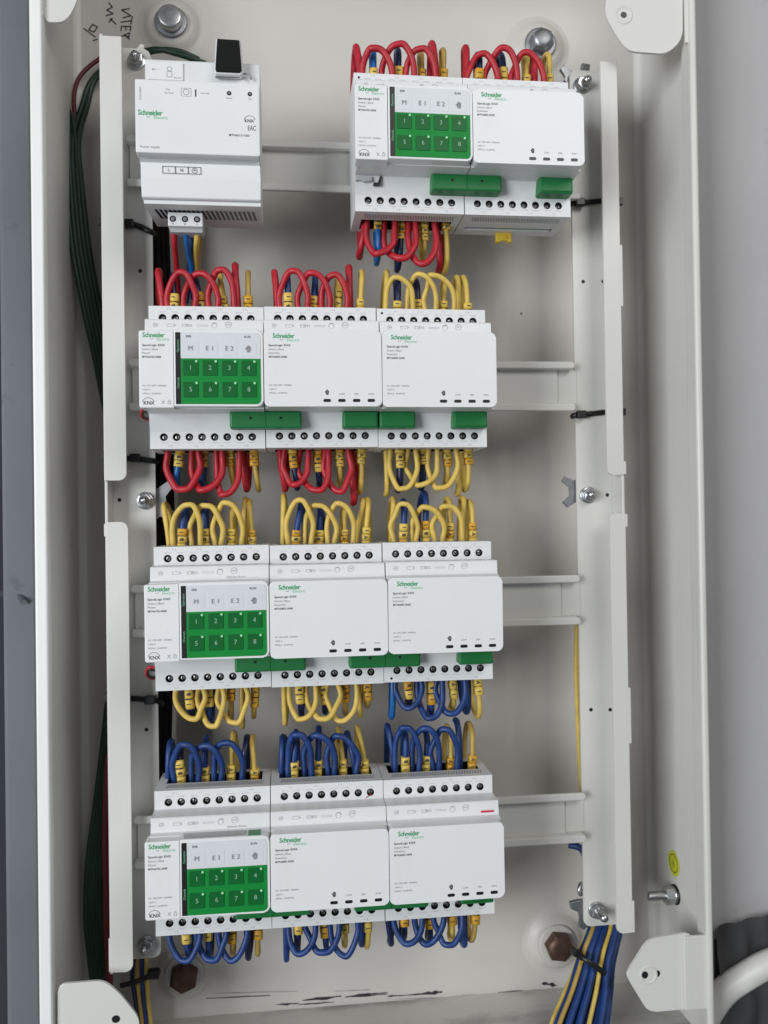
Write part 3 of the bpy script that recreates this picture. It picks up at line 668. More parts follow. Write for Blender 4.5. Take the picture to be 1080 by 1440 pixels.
# ---------------------------------------------------------------- wires
WM = {'R': RED, 'B': BLUE, 'L': LBLUE, 'D': DKB, 'Y': YEL, 'O': OLV}
WN = {'R': 'red', 'B': 'blue', 'L': 'bright blue', 'D': 'navy', 'Y': 'yellow', 'O': 'ochre'}
CARD = ('first', 'second', 'third', 'fourth')
def where(r_, i, s_):
    p = 'above' if s_ > 0 else 'below'
    if r_ == 1: return '%s %s module of top pair' % (p, ('left', 'right')[i])
    return '%s %s module of %s row' % (p, POS3[i], ORD[r_])
def loop(r_, i, s_, c, k, us, ua, va, ue, edge):
    ze = rows[r_][1]+45*s_; ap = P(ua, va, 17)
    rad = {'R': 2.15, 'B': 2.0, 'Y': 1.8}[c]*random.uniform(.96, 1.05); ap.z -= rad*s_
    j = lambda a: random.uniform(-a, a)
    xs = P(us, edge, 22).x; xe = P(ue, edge, 22).x; h = abs(ap.z-ze); hw_ = (xe-xs)/2; mid = (xs+xe)/2
    ya = 26 if k % 2 else 23; yb = 18.5
    bl = 0.9+j(1.3); br = 0.9+j(1.3); dy_ = j(2.2); tw = j(2.5)
    ax_ = ap.x
    pts = [(xs, ya, ze-s_*12), (xs, ya, ze), (xs-bl, ya-.5+dy_*.3, ze+s_*h*(.42+j(.04))), (xs+(ax_-xs)*.16, ya-2+dy_*.6, ze+s_*h*.72), (ax_-(ax_-xs)*.42, 19+dy_, ze+s_*h*(.95+j(.025))), (ax_+j(.9), 17+dy_, ze+s_*h),
           (ax_+(xe-ax_)*.45, 16.5+dy_, ze+s_*h*(.94+j(.03))), (xe-(xe-ax_)*.13, 17+dy_*.6, ze+s_*h*.70), (xe+br, yb+dy_*.3, ze+s_*h*(.40+j(.05))), (xe+j(.4), yb+1, ze), (xe, yb+2, ze-s_*12)]
    base_ = Vector(pts[0]); g_ = G().tube([Vector(p)-base_ for p in pts], rad, 10, sub=5)
    o_ = obj('jumper_wire', g_, WM[c], None, base_)
    tag(o_, '%s %s jumper loop from left, %s' % (CARD[k], WN[c], where(r_, i, s_)), 'wire', 'jumper loops between terminals')
_sl = {}
def back(r_, i, s_, idx, spec, edge, hid):
    c, ub, ua, va, uk, vs = spec[:6]; txt_ = spec[6] if len(spec) > 6 else None
    ze = rows[r_][1]+45*s_; rad = {'R': 2.3, 'B': 2.05, 'L': 2.05, 'D': 2.15, 'Y': 1.85, 'O': 1.8}[c]
    yb = 25 if vs else 27
    b0 = P(ub, edge, yb); ap = P(ua, va, 36); bk = P(uk, va, 60); h = abs(ap.z-ze)-rad
    x0 = b0.x; xa = ap.x; xk = bk.x
    pts = [(x0, yb, ze-s_*12), (x0, yb, ze), (x0+(xa-x0)*.25, yb-1, ze+s_*h*.40), (x0+(xa-x0)*.75, yb+.5, ze+s_*h*.78), (xa, 31, ze+s_*h*.97), (xa, 38, ze+s_*(h+.3)), (xa+(xk-xa)*.4, 46, ze+s_*h*.90),
           (xa+(xk-xa)*.8, 54, ze+s_*h*.55), (xk, 59, ze+s_*2), (xk, 62, ze-s_*20), (xk+random.uniform(-4, 4), 66, ze-s_*45)]
    base_ = Vector(pts[0]); rel = [Vector(p)-base_ for p in pts]
    o_ = obj('output_wire' if vs else 'feed_wire', G().tube(rel, rad, 10, sub=5), WM[c], None, base_)
    if vs:
        lab = '%s wire in yellow marker sleeve, %s from left, %s' % (WN[c], CARD[idx], where(r_, i, s_))
        zs = P(ub, vs, yb).z; L_ = abs(zs-ze); sp = spline([Vector(p) for p in pts], 6)
        # points along the wire from just inside the slot to the end of the sleeve
        path = [p for p in sp if (p.z-ze)*s_ > -5 and p.y < yb+1.0 and (p.z-ze)*s_ < L_+3]
        # break the sleeve into separate marker rings, each turned a little
        nring = 2 if L_ < 9 else 3
        def at_h(hh):
            for a_, b__ in zip(sp, sp[1:]):
                ha, hb = (a_.z-ze)*s_, (b__.z-ze)*s_
                if ha <= hh <= hb: return a_+(b__-a_)*((hh-ha)/max(1e-6, hb-ha))
            return sp[6]
        step = (L_+3)/nring
        for q in range(nring):
            h0 = -3+q*step+0.15; h1 = -3+(q+1)*step-0.15
            A = at_h(h0); B = at_h(h1); d_ = (B-A)
            rr = rad+0.95+random.uniform(-.1, .4)+(.3 if c in 'YO' else 0)
            amber = c == 'O' or random.random() < .2
            sg = G(); n = 12
            jt = Vector((random.uniform(-.35, .35), 0, 0)); zz = d_.normalized(); xx = Vector((0, 1, 0)).cross(zz).normalized(); yy_ = zz.cross(xx)
            ringv = []
            for (f_, k_) in ((0, .86), (0.04, 1), (.96, 1), (1, .86), (1, .5)):
                for m_ in range(n):
                    a_ = 2*math.pi*m_/n; sq = 1+0.10*math.cos(4*a_)*-1
                    ringv.append(A+jt+d_*f_+(xx*math.cos(a_)+yy_*math.sin(a_))*rr*k_*sq-base_)
            sg.add(ringv, [(u_*n+m_, u_*n+(m_+1) % n, (u_+1)*n+(m_+1) % n, (u_+1)*n+m_) for u_ in range(4) for m_ in range(n)], 0, True)
            so = obj('marker_sleeve', sg, SLVO if amber else SLV, o_)
            # printed character read along the wire
            ch = None
            if txt_: ch = txt_[q] if q < len(txt_) else None
            else: ch = {'B': '1B1', 'L': '1B1', 'D': '1B1', 'Y': '1Y1', 'O': '1Y1', 'R': '1'}[c][q % 3 if c != 'R' else 0]
            if ch:
                tg = G(); text(tg, ch, 3.6, 0, 0, 0, 0, 'CENTER', 0.03, math.pi/2+random.uniform(-.12, .12))
                cen = A+jt+d_*.5-base_+Vector((random.uniform(-.4, .4), 0, 0))
                tg.v = [(cen.x+a_, cen.y-math.sqrt(max(.2, (rr*1.1)**2-a_*a_))-0.15, cen.z+b__) for a_, _, b__ in tg.v]
                obj('printed_mark', tg, INK, so)
    else:
        lab = '%s feed wire bending back at %s end, %s' % (WN[c], hid, where(r_, i, s_))
    tag(o_, lab, 'wire', 'output wires with marker sleeves' if vs else 'feed wires bending back behind the rails')

ENDS = [
 (1, 0, 1, 103, 'R', [(509, 525, 64, 549), (537, 558, 59, 581), (570, 590, 66, 610)],
  [('L', 525, 523, 71, 522, 98), ('D', 559, 558, 70, 557, 96), ('O', 592, 590, 75, 590, 99), ('O', 622, 621, 70, 620, 99)], [('R', 508, 500, 65, 495, None), ('R', 614, 606, 60, 602, None)]),
 (1, 1, 1, 111, 'R', [(660, 677, 69, 696), (685, 708, 64, 724), (722, 738, 69, 760)],
  [('D', 673, 670, 76, 668, 99), ('D', 708, 701, 76, 698, 97), ('Y', 737, 737, 78, 737, 107), ('Y', 770, 767, 76, 760, 107)], [('R', 654, 653, 66, 651, None), ('R', 751, 746, 76, 742, None)]),
 (1, 0, -1, 309, 'R', [(516, 533, 360, 554), (541, 563, 368, 583), (575, 594, 376, 611)],
  [('L', 531, 530, 372, 529, 324), ('D', 563, 559, 382, 558, 338), ('Y', 596, 593, 368, 592, 340), ('Y', 627, 625, 386, 627, 324)], [('R', 512, 505, 363, 507, None), ('R', 614, 617, 383, 620, None)]),
 (2, 0, 1, 430, 'R', [(237, 254, 379, 274), (258, 284, 381, 305), (295, 309, 376, 330)],
  [('D', 246, 245, 384, 245, 414), ('D', 283, 276, 386, 274, 412), ('Y', 316, 310, 384, 308, 417), ('O', 350, 349, 381, 348, 417)], [('R', 230, 224, 378, 223, None), ('R', 335, 331, 370, 328, None)]),
 (2, 1, 1, 434, 'R', [(395, 412, 376, 431), (421, 438, 380, 462), (452, 468, 382, 487)],
  [('B', 406, 404, 384, 404, 413), ('B', 440, 443, 386, 444, 417), ('Y', 475, 474, 390, 473, 404), ('Y', 506, 508, 380, 505, 421)], [('R', 391, 386, 380, 389, None), ('R', 491, 490, 373, 492, None)]),
 (2, 2, 1, 438, 'Y', [(542, 556, 387, 580), (573, 589, 383, 611), (600, 605, 384, 637)],
  [('D', 559, 557, 391, 557, 424), ('D', 587, 583, 392, 580, 422), ('Y', 622, 622, 395, 624, 424), ('Y', 657, 650, 388, 648, 427)], [('Y', 541, 543, 380, 536, None), ('Y', 644, 641, 388, 638, None)]),
 (2, 0, -1, 632, 'R', [(236, 256, 693, 279), (269, 285, 694, 313), (304, 314, 700, 337)],
  [('L', 253, 249, 685, 250, 657), ('B', 287, 285, 686, 288, 657), ('Y', 322, 329, 684, 328, 656), ('O', 357, 364, 692, 361, 656)], [('R', 342, 347, 692, 351, None)]),
 (2, 1, -1, 632, 'R', [(400, 414, 686, 433), (422, 447, 694, 462), (458, 477, 696, 490)],
  [('D', 412, 418, 690, 419, 659), ('D', 446, 449, 686, 450, 664), ('Y', 477, 477, 685, 480, 657), ('Y', 508, 506, 695, 510, 653)], [('R', 394, 401, 692, 404, None), ('R', 493, 497, 711, 502, None)]),
 (2, 2, -1, 631, 'Y', [(549, 566, 691, 584), (575, 591, 686, 614), (603, 619, 690, 640)],
  [('D', 562, 560, 693, 562, 659), ('D', 593, 592, 690, 594, 654), ('Y', 628, 626, 684, 628, 657), ('Y', 658, 654, 692, 651, 654)], [('Y', 543, 543, 698, 548, None), ('Y', 642, 643, 698, 646, None)]),
 (3, 0, 1, 768, 'Y', [(243, 266, 706, 283), (269, 290, 707, 311), (303, 318, 703, 340)],
  [('B', 256, 262, 711, 263, 743, '7B1'), ('B', 289, 289, 704, 290, 743, '7B1'), ('Y', 325, 328, 706, 331, 743, '7Y1'), ('Y', 354, 351, 702, 350, 745)], [('Y', 238, 232, 706, 244, None), ('O', 342, 345, 699, 346, None)]),
 (3, 1, 1, 765, 'Y', [(405, 421, 699, 438), (429, 446, 707, 470), (461, 478, 704, 496)],
  [('B', 416, 423, 705, 428, 745, '8B1'), ('B', 448, 450, 713, 455, 745, '8B1'), ('Y', 484, 483, 709, 480, 744), ('Y', 514, 517, 699, 519, 741)], [('Y', 398, 399, 694, 402, None), ('Y', 501, 510, 700, 512, None)]),
 (3, 2, 1, 763, 'Y', [(554, 568, 705, 584), (582, 598, 709, 621), (612, 628, 708, 649)],
  [('B', 567, 567, 701, 567, 736), ('B', 598, 596, 690, 586, 732), ('Y', 632, 629, 698, 622, 735), ('Y', 664, 659, 702, 656, 735)], [('Y', 550, 552, 698, 546, None), ('Y', 648, 650, 697, 644, None)]),
 (3, 0, -1, 968, 'Y', [(248, 272, 1016, 285), (280, 301, 1025, 313), (309, 330, 1021, 345)],
  [('D', 266, 272, 1008, 272, 996), ('B', 293, 297, 1018, 300, 993), ('O', 325, 325, 1013, 326, 985), ('O', 359, 357, 1010, 358, 994)], [('O', 340, 341, 1024, 342, None)]),
 (3, 1, -1, 964, 'Y', [(407, 424, 1015, 444), (431, 453, 1014, 474), (462, 480, 1018, 501)],
  [('D', 421, 424, 1008, 426, 989), ('D', 454, 457, 1004, 458, 990), ('O', 485, 485, 1006, 486, 987), ('O', 516, 516, 995, 513, 985)], [('Y', 399, 401, 1020, 405, None), ('Y', 503, 506, 1009, 508, None)]),
 (3, 2, -1, 957, 'B', [(558, 575, 1000, 590), (588, 605, 1014, 621), (616, 632, 1008, 652)],
  [('D', 573, 574, 994, 575, 982), ('B', 605, 604, 1008, 606, 990), ('Y', 636, 634, 1000, 640, 982), ('Y', 671, 671, 1010, 660, 977)], [('L', 552, 550, 1011, 551, None), ('B', 658, 655, 1004, 646, None)]),
 (4, 0, 1, 1103, 'B', [(245, 260, 1042, 280), (269, 290, 1044, 311), (301, 316, 1040, 341)],
  [('D', 254, 255, 1046, 254, 1068), ('B', 288, 291, 1035, 288, 1077), ('Y', 325, 328, 1029, 333, 1074), ('Y', 358, 355, 1034, 353, 1080)], [('B', 237, 240, 1040, 244, None), ('D', 342, 347, 1034, 349, None)]),
 (4, 1, 1, 1093, 'B', [(405, 416, 1029, 438), (429, 447, 1030, 470), (462, 475, 1032, 500)],
  [('B', 413, 416, 1027, 418, 1070), ('B', 447, 448, 1021, 447, 1068), ('Y', 482, 476, 1023, 474, 1067), ('Y', 513, 503, 1021, 502, 1068)], [('B', 396, 397, 1034, 404, None), ('B', 499, 489, 1029, 484, None)]),
 (4, 2, 1, 1086, 'B', [(556, 569, 1020, 588), (581, 598, 1019, 616), (610, 627, 1022, 641)],
  [('B', 570, 568, 1022, 566, 1063), ('B', 599, 598, 1025, 600, 1061), ('Y', 634, 629, 1019, 624, 1064), ('O', 664, 660, 1015, 652, 1061)], [('B', 554, 545, 1018, 543, None), ('B', 647, 641, 1010, 645, None)]),
 (4, 0, -1, 1314, 'B', [(239, 262, 1355, 279), (275, 298, 1355, 315), (308, 326, 1355, 345)],
  [('B', 262, 268, 1346, 269, 1325), ('B', 293, 296, 1347, 300, 1321), ('O', 328, 328, 1344, 330, 1325), ('O', 363, 363, 1342, 362, 1319)], [('D', 347, 350, 1348, 356, None)]),
 (4, 1, -1, 1303, 'B', [(405, 421, 1344, 443), (432, 453, 1342, 476), (464, 485, 1349, 500)],
  [('D', 420, 418, 1338, 417, 1312), ('B', 454, 459, 1336, 458, 1317), ('Y', 485, 484, 1331, 484, 1311), ('Y', 518, 515, 1332, 516, 1309)], [('B', 402, 403, 1350, 406, None), ('B', 510, 508, 1329, 512, None)]),
 (4, 2, -1, 1292, 'B', [(554, 574, 1330, 592), (584, 599, 1334, 620), (613, 628, 1331, 648)],
  [('D', 568, 566, 1320, 565, 1301), ('D', 603, 602, 1323, 605, 1304), ('Y', 634, 633, 1322, 634, 1299), ('O', 669, 661, 1323, 658, 1298)], [('D', 544, 549, 1328, 556, None), ('B', 652, 651, 1330, 645, None)]),
]
for (r_, i, s_, edge, c, loops, outs, feeds) in ENDS:
    for k, (us, ua, va, ue) in enumerate(loops): loop(r_, i, s_, c, k, us, ua, va, ue, edge)
    for k, sp in enumerate(outs): back(r_, i, s_, k, sp, edge, '')
    for k, sp in enumerate(feeds):
        back(r_, i, s_, k, sp, edge, 'left' if (k == 0 and len(feeds) > 1) else 'right')

# ---------------------------------------------------------------- power supply
PX = P(190, 160, -28).x; PZ = rows[1][1]
ps = thing('power_supply', (PX, Y_RAIL, PZ), 'white bus power supply block at the top left above a row of vents', 'power supply')
def pp(name, g_, m_, par=None): return obj(name, g_, m_, par or ps, (0, -Y_RAIL, 0) if not par else None)
pw = 73.5
body = [(39, 45), (-5, 45), (-6, 44), (-6.2, 21), (-22, 20), (-22, -21), (-14, -24), (-14, -45), (-12, -47.4), (36, -44.2), (42, -18), (42, 20)]
pp('housing', G().extx(body, 2.6, pw-0.2, 0.5), PSUP)
pp('front_cover', G().prism(rrect(0, pw, -23.4, 20.6, 1.0, 3), -28, -20, .6), PLAS2)
pp('front_groove', G().box(1.2, pw-.6, -21.0, -14, -27.5, -22.5), PGREY)
pp('lower_cover', G().extx([(-13, -26.8), (-22.5, -26.8), (-23, -27.4), (-22.4, -36), (-20, -47), (-19, -47.4), (-13, -47.4)], 2, pw-.1, .5), PLAS2)
g = G().box(2.8, pw-.1, -17.5, -11, -50.2, -47.6, .4); pp('bottom_lip', g, PSUP)
for k in range(22):
    x = 7.2+k*2.85
    g = G(); zz = lambda yy_: -49.9+(yy_+11)*4.9/49-0.12; vs = [(x, -6, zz(-6)), (x+1.7, -6, zz(-6)), (x+3.0, 16, zz(16)), (x+1.3, 16, zz(16))]
    g.add(vs, [(0, 1, 2, 3)]); pp('vent_slot', g, BLACK)
pp('underside', G().extx([(-11, -49.9), (-10.5, -49), (38, -44), (38, -45.0)], 2.8, pw-.2), PSUP)
g = G().box(4.5, 26, -7.0, -5, 31.5, 42.4, .15); lab = pp('paper_label', g, PAPER)
g = G(); text(g, 'BUS  +  -', 1.5, 7, 37.6, -7.15, 0); frame_rect(g, 16, 19.3, 33.2, 36.9, .25, -7.15); ring(g, 17.7, 38.4, 1.2, 1.45, -7.15, 16); text(g, 'Bus out', 1.4, 20.4, 33.0, -7.15, 0)
obj('label_print', g, GINK, lab)
g = G(); y = -28.12
text(g, 'ON', 1.5, 18, 14.9, y, 1); text(g, 'Bus Reset', 1.3, 17.5, 12.9, y, 1); text(g, 'Reset 20s', 1.3, 38.5, 13.5, y, 1)
frame_rect(g, 27, 33, 11.2, 16.2, .2, y, 1); ring(g, 30, 13.8, 1.6, 1.8, y, 18)
rect(g, 35.2, 36.0, 11.3, 15.7, y, 0)
text(g, 'Power', 1.4, 55.5, 11.2, y, 1, 'CENTER'); text(g, 'Bus', 1.4, 68, 11.2, y, 1, 'CENTER')
text(g, 'KNX', 2.6, 64.4, -2.2, y, 0, 'LEFT', 0.02); ring(g, 67.6, -2.5, 3.4, 3.65, y, 18, 20, 160)
text(g, 'EAC', 4.4, 66.2, -6.6, y, 0, 'LEFT', 0.0, 0, .62); text(g, 'MTN6513-1203', 1.9, 55.0, -11.2, y, 0, 'LEFT', .01)
text(g, 'Power supply', 2.1, 2.6, -20, y, 1); text(g, '0720100803', 1.6, 3.2, 12, y, 1, 'CENTER', 0, math.pi/2)
logo(g, 1.6, 0.4, 1.08, y, 2, 3)
pp('printed_lettering', g, [INK, GINK, LGREEN, LTGREEN])['kind'] = 'stuff'
for x in (55.4, 67.8): pp('indicator', G().disc(x, 14.2, -28.2, -27, 1.35, 16).disc(x, 14.2, -28.4, -27, .6, 10, 1), [BLACK, STEEL])
g = G(); y = -23.6
for k in range(3): frame_rect(g, 14.8+k*7.6, 22.6+k*7.6, -33.6, -29.2, .3, y+.4)
text(g, 'L', 2.6, 18.6, -31.4, y+.4, 0, 'CENTER'); text(g, 'N', 2.6, 26.3, -31.4, y+.4, 0, 'CENTER'); ring(g, 33.9, -31.4, 1.4, 1.65, y+.4, 18); rect(g, 33.1, 34.7, -31.5, -31.2, y+.4); rect(g, 33.8, 34, -31.2, -30.2, y+.4)
pp('terminal_letters', g, INK)
pl = thing('black_cover_tab', P(321, 103, -13), 'black rectangular plug cover standing on top of the white power supply', 'plug')
q = P(321, 103, -13); a = P(303, 55, -13); b_ = P(340, 103, -13)
pl.location = q*S
def quad(pix, y): return [((lambda p_: (p_.x-q.x, p_.z-q.z))(P(u, v, y))) for u, v in pix]
obj('shell', G().prism(quad([(303.5, 54), (338.5, 56), (342, 101), (338, 104.5), (303, 103), (301, 99)], -13), 0.4, 6, .5), PAPER, pl)
obj('cap', G().prism(quad([(305.5, 55.5), (336.5, 57.5), (340, 99.5), (337, 102.5), (304.5, 101), (303, 97.5)], -13), -1.2, 5, .5), MATTE, pl)
q = P(343, 112, -2)
cr = thing('clear_wire_loop', q, 'small grey curl of wire beside the black plug on the power supply', 'wire')
obj('curl', G().tube([P(303, 108.5, -9)-q, P(335, 108.5, -9)-q, P(340, 105, -9)-q, P(346, 104, -9)-q, P(352, 108, -9)-q, P(353, 112, -9)-q], .55, 8), STEEL, cr)
# mains plug and its three wires
q = P(260, 301, -4)
mp_ = thing('terminal_plug', q, 'white three-pole screw plug under the power supply with red, blue and yellow wires', 'plug')
k_ = P(236, 301, -4).x-q.x; k2 = P(285, 301, -4).x-q.x; zb_ = P(260, 318, -4).z-q.z
obj('housing', G().extx([(0, 1), (0, zb_), (14, zb_-1), (14, 1)], k_, k2, .4), PAPER, mp_)
obj('lower_step', G().extx([(3, zb_-.2), (4, zb_-2.6), (14, zb_-2.6), (14, zb_-.2)], k_+1, k2-.5, .2), PGREY, mp_)
for k, uu in enumerate((243, 260, 277)):
    x = P(uu, 308, -4).x-q.x
    obj('screw', G().disc(x, zb_*.42, -.2, 1, 2.0, 16).disc(x, zb_*.42, -.35, 1, 1.2, 12, 1), [BLACK, STEEL], mp_)
g = G()
for uu, b_ in ((243, 'PE'), (260, 'N'), (277, 'L')): text(g, b_, 1.4, P(uu, 308, -4).x-q.x, zb_*.84, -.15, 0, 'CENTER')
obj('plug_lettering', g, INK, mp_)
for nm, m_, pix, lb in (('red', RED, [(244, 320, 4), (245, 336, 8), (247, 360, 22), (250, 395, 40), (252, 420, 60)], 'red wire dropping from the plug under the power supply'),
                        ('blue', LBLUE, [(261, 320, 4), (262, 336, 8), (266, 360, 22), (270, 380, 32), (272, 420, 58)], 'bright blue wire dropping from the plug under the power supply'),
                        ('blue', BLUE, [(266, 318, 20), (269, 335, 24), (268, 360, 30), (266, 385, 38), (262, 425, 58)], 'darker blue wire behind the bright one under the power supply'),
                        ('yellow', YEL, [(278, 320, 4), (277, 336, 8), (275, 360, 24), (275, 385, 36), (274, 420, 58)], 'yellow wire dropping from the plug under the power supply'),
                        ('ochre', OLV, [(281, 320, 20), (280, 340, 23), (278, 365, 30), (277, 390, 42), (276, 425, 60)], 'ochre wire behind the yellow one under the power supply')):
    p_ = [P(*t_) for t_ in pix]; tag(obj('supply_wire', G().tube([v_-p_[0] for v_ in p_], 1.9, 10), m_, None, p_[0]), lb, 'wire', 'wires from the power supply plug')

# ---------------------------------------------------------------- cable ties
def tie(pix, hu, hv, y, label, hw_=2.8, extra_=None):
    q_ = P(hu, hv, y); t_ = thing('cable_tie', q_, label, 'cable tie', 'black cable ties')
    obj('strap', G().tube([P(*p_)-q_ for p_ in pix], 2.0, 8, sub=4, flat=((0, 1, 0), .4)), BLACK, t_)
    obj('head', G().box(-hw_*1.25, hw_*1.25, -3, 2, -hw_, hw_, .8), BLACK, t_)
    return t_
yp = Y_PLATE-1.5
tie([(172, 312, yp), (186, 315, yp), (200, 320, yp), (212, 326, yp), (216, 329, yp+8)], 181, 315, yp-2, 'black cable tie on the left upright beside the power supply')
tie([(172, 645, yp), (190, 645, yp), (214, 648, yp), (220, 650, yp+8)], 190, 644, yp-2, 'black cable tie on the left upright at the second row')
tie([(180, 982, yp), (210, 984, yp), (222, 986, yp), (228, 990, yp+8)], 211, 984, yp-2, 'black cable tie on the left upright at the third row')
tie([(803, 288, yp+9), (806, 286, yp), (830, 284, yp), (851, 282, yp)], 815, 285, yp-2, 'black cable tie on the right upright beside the top green plug')
tie([(805, 586, yp+9), (808, 584, yp), (830, 582, yp), (856, 579, yp)], 817, 583, yp-2, 'black cable tie on the right upright level with the second row')
for u, v in ((142, 311), (147, 642), (151, 981), (873, 283), (877, 579)):
    q = P(u, v, Y_STRIP+6); obj('tie_slot', G().box(-1.5, 1.5, -1, 3, -2.6, 2.6, .4), BLACK, fr, foff+q)

# ---------------------------------------------------------------- loose cables
def cable(name, pix, rad, m_, label, cat='cable', group=None):
    p_ = [P(*t_) for t_ in pix]; return tag(obj(name, G().tube([v_-p_[0] for v_ in p_], rad, 10, sub=6), m_, None, p_[0]), label, cat, group)
GL = ('outermost', 'second from outside', 'third from outside', 'fourth from outside', 'innermost')
for k in range(5):
    dx = k*5.2; j = random.uniform(-1, 1)
    if k in (2, 4): top = [(300-k*5, 96-k*3, 88), (250, 80-k*2, 84), (215, 68+k, 86), (165, 82+k*2, 92), (126+k*2, 112, 94), (108+dx*.7, 150+j, 92)]
    else: top = [(93+dx*.6, 152+k*3, 90)]
    cable('green_cable', top+[(94+dx*.8, 200+j, 88), (95+dx, 270, 86), (102+dx*1.1, 350, 84+j), (117+dx*1.1, 430, 82), (137+dx, 520, 80), (158+dx, 640, 82), (164+dx*.6, 760, 84), (160+dx*.4, 900, 84), (150+dx*.5, 1000, 82), (136+dx*.8, 1120, 78+j), (124+dx*.9, 1210, 78), (121+dx*1.0, 1290, 80), (128+dx*1.1, 1360, 82), (140+dx*1.1, 1440, 84), (150+dx, 1500, 86)],
          2.1, GRNW, 'dark green bus cable behind the left upright, %s of the five' % GL[k], 'cable', 'green bus cables')
cable('red_cable', [(165, 68, 96), (130, 90, 95), (110, 112, 93), (104, 140, 90), (107, 180, 90), (109, 230, 90), (105, 275, 90), (97, 290, 90)], 1.6, mat('maroon_sheath', (0.10, 0.006, 0.01), .5), 'thin dark red cable curling beside the green cables near the upper left corner')
cable('red_cable', [(153, 1060, 74), (150, 1120, 66), (149, 1200, 66), (151, 1300, 68), (154, 1380, 72)], 2.4, mat('dark_red_sheath', (0.16, 0.008, 0.012), .5), 'thick dark red cable half hidden behind the lower left upright')
cable('black_cable_or_fill', [(95, 290, 86), (97, 262, 90), (104, 250, 88), (108, 200, 88)], 2.0, BLACK, 'short black cable end on the left inner wall under the red one')
# small twisted bus wires left of two controllers
for (cu, cv, nm) in ((206, 580, 'second'), (213, 944, 'third')):
    for k, (m_, cn) in enumerate(((RED, 'red'), (BLACK, 'black'))):
        o = 1.8*k
        cable('bus_wire', [(cu+26, cv+2+o, 20), (cu+12, cv-2+o, 14), (cu-1, cv-6+o*2, 12), (cu-7+o, cv-1, 14), (cu-6+o, cv+6, 20), (cu+2+o, cv+10-o, 26), (cu+14, cv+6-o, 34)], 1.0, m_, 'thin %s bus wire curling out left of the %s-row keypad module' % (cn, nm), 'wire', 'thin bus wires at the keypad modules')
for k, (x0, d0) in enumerate(((214, 66), (222, 78), (229, 88))):  # black tubes added to darken the gap beside the left upright
    cable('black_cable_or_fill', [(x0-6, 240, d0+6), (x0-1, 330, d0), (x0+3, 450, d0+2), (x0+5, 640, d0), (x0+7, 760, d0+1), (x0+6, 900, d0), (x0+3, 1010, d0-1), (x0+1, 1090, d0), (x0-4, 1180, d0+4), (x0-14, 1300, d0+8)], 5.2, GAPBLACK,
          'black tube added to fill the dark gap beside left upright, %s of three' % ('leftmost', 'middle', 'rightmost')[k], 'cable', 'added black fill beside the left upright')
# yellow and blue wires behind the right upright
for k, (m_, cn, d0) in enumerate(((YEL, 'yellow', 0), (OLV, 'ochre', 2.5), (DKB, 'navy', 5))):
    cable('riser_wire', [(816+d0, 800, 70), (812+d0*.6, 860, 66), (810+d0, 930, 64), (812+d0*.8, 1000, 64), (816+d0, 1090, 66), (822+d0, 1160, 70), (830+d0, 1250, 74), (836+d0, 1320, 76)], 1.6, m_, '%s wire running down just behind the edge of the right upright' % cn, 'wire', 'wires behind the right upright')
cable('riser_wire', [(800, 1188, 66), (815, 1192, 62), (824, 1205, 62), (830, 1230, 66)], 2.6, BLUE, 'blue wire arching behind the right upright below the bottom rail', 'wire')
# thick bundle leaving at the lower right
bund = []
cols = ['Y', 'B', 'O', 'B', 'B', 'B', 'Y', 'B', 'B', 'B', 'B', 'Y', 'B', 'B', 'B', 'B', 'B']
for k, c in enumerate(cols):
    f_ = k/(len(cols)-1); dy = (k % 3)*4.2; j = random.uniform(-1.2, 1.2)
    fo = [(830+f_*42, 1270, 78-dy), (829+f_*43, 1303, 68-dy), (816+f_*50+j, 1335, 58-dy), (809+f_*51, 1360, 52-dy), (795+f_*64+j*2, 1398, 42-dy), (778+f_*76+j*2, 1438, 30-dy), (766+f_*80, 1480, 18-dy), (756+f_*84, 1540, 6-dy)]
    nm = CARD[[q for q in range(k+1) if cols[q] == c].__len__()-1] if [q for q in range(k+1) if cols[q] == c].__len__() <= 4 else ('fifth', 'sixth', 'seventh', 'eighth', 'ninth', 'tenth', 'eleventh', 'twelfth', 'thirteenth')[[q for q in range(k+1) if cols[q] == c].__len__()-5]
    cable('bundle_wire', fo, 2.6 if c == 'B' else 1.6, WM[c], '%s %s wire from the left in the tied bundle at the lower right' % (nm, WN[c]), 'wire', 'tied bundle at the lower right')
q = P(838, 1352, 42)
t_ = thing('cable_tie', q, 'black cable tie around the blue and yellow bundle, lower right', 'cable tie', 'black cable ties')
obj('strap', G().tube([P(807, 1338, 60)-q, P(809, 1339, 50)-q, P(823, 1349, 39)-q, P(840, 1361, 37)-q, P(854, 1372, 42)-q, P(861, 1374, 56)-q], 2.0, 8, sub=4, flat=((0, 1, 0), .45)), BLACK, t_)
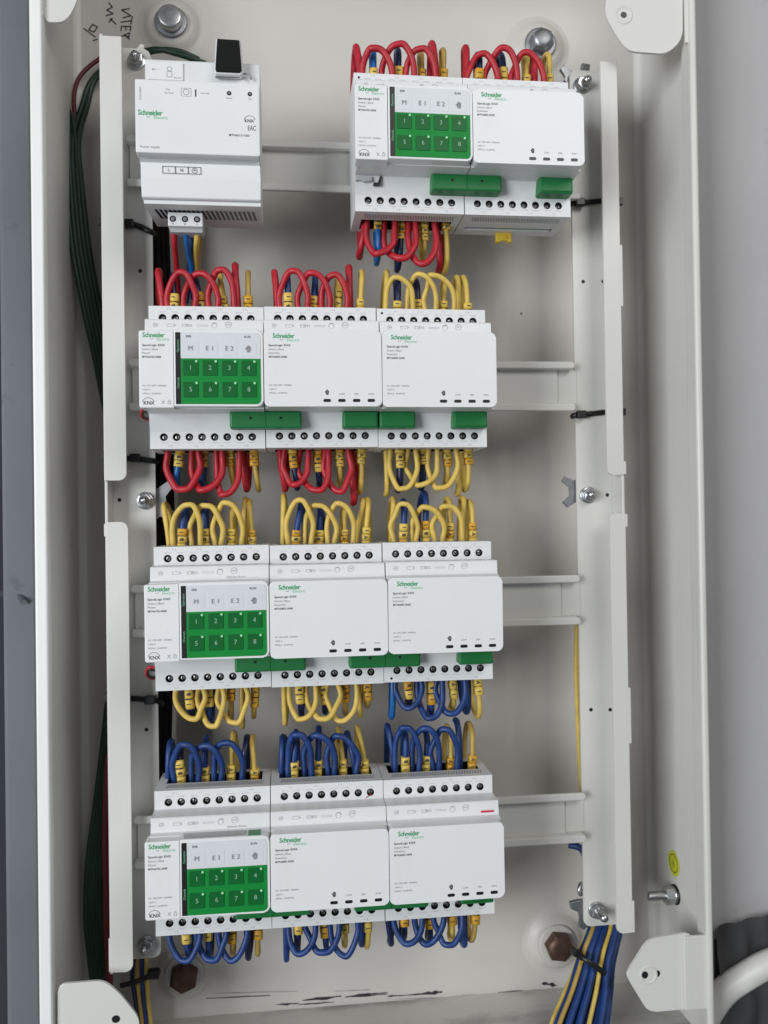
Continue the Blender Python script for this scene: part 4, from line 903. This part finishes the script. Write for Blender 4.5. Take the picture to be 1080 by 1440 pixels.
obj('head', G().box(-4.5, 4.5, -3, 3, -2.4, 2.4, .8).xf(Matrix.Translation(P(812, 1341, 46)-q) @ Matrix.Rotation(math.radians(35), 4, 'Y')), BLACK, t_)
# dark cables at the lower left
for k, (m_, cn) in enumerate(((DKB, 'navy'), (OLV, 'ochre'), (BLUE, 'blue'), (YEL, 'yellow'))):
    cable('corner_wire', [(188+k*6, 1345, 84), (186+k*7, 1375, 80), (190+k*6, 1405, 80), (194+k*6, 1440, 84), (196+k*6, 1500, 88)], 1.5, m_, '%s wire dropping behind the lower left bracket' % cn, 'wire', 'wires behind the lower left bracket')
q = P(216, 1369, 72)
t_ = thing('cable_tie', q, 'black cable tie at the lower left beside the brown bolt', 'cable tie', 'black cable ties')
obj('strap', G().tube([P(170, 1386, 76)-q, P(190, 1381, 73)-q, P(216, 1370, 72)-q, P(222, 1366, 80)-q], 2.0, 8, sub=4, flat=((0, 1, 0), .5)), BLACK, t_)
obj('head', G().box(-4, 4, -3, 3, -3, 3, .8), BLACK, t_)

# ---------------------------------------------------------------- outside, lower right
q = P(1010, 1400, 45)
cable('white_pipe', [(985, 1442, 50), (1015, 1398, 48), (1050, 1372, 42), (1090, 1352, 36), (1150, 1338, 30)], 9.5, PIPE, 'white plastic pipe lying outside the cabinet at the lower right', 'pipe')
g = G(); nx, nz = 26, 18; A = P(1003, 1300, 58); B = P(1120, 1500, 58); vs = []
for jx in range(nx):
    for jz in range(nz):
        x = A.x+(B.x-A.x)*jx/(nx-1); z = A.z+(B.z-A.z)*jz/(nz-1)-jx*.0
        z += (1-jz/(nz-1))*(jx/(nx-1))*14
        vs.append((x, 52+4*math.sin(jx*.55+jz*.3)*math.cos(jz*.5-jx*.2)+random.uniform(-.5, .5), z))
g.add(vs, [(a_*nz+b0, a_*nz+b0+1, (a_+1)*nz+b0+1, (a_+1)*nz+b0) for a_ in range(nx-1) for b0 in range(nz-1)], 0, True)
g.box(A.x+1, B.x, 58.5, 59.5, B.z, A.z-12)
tag(obj('plastic_film', g, FILM), 'crumpled dark grey film against the wall at the lower right', 'film')
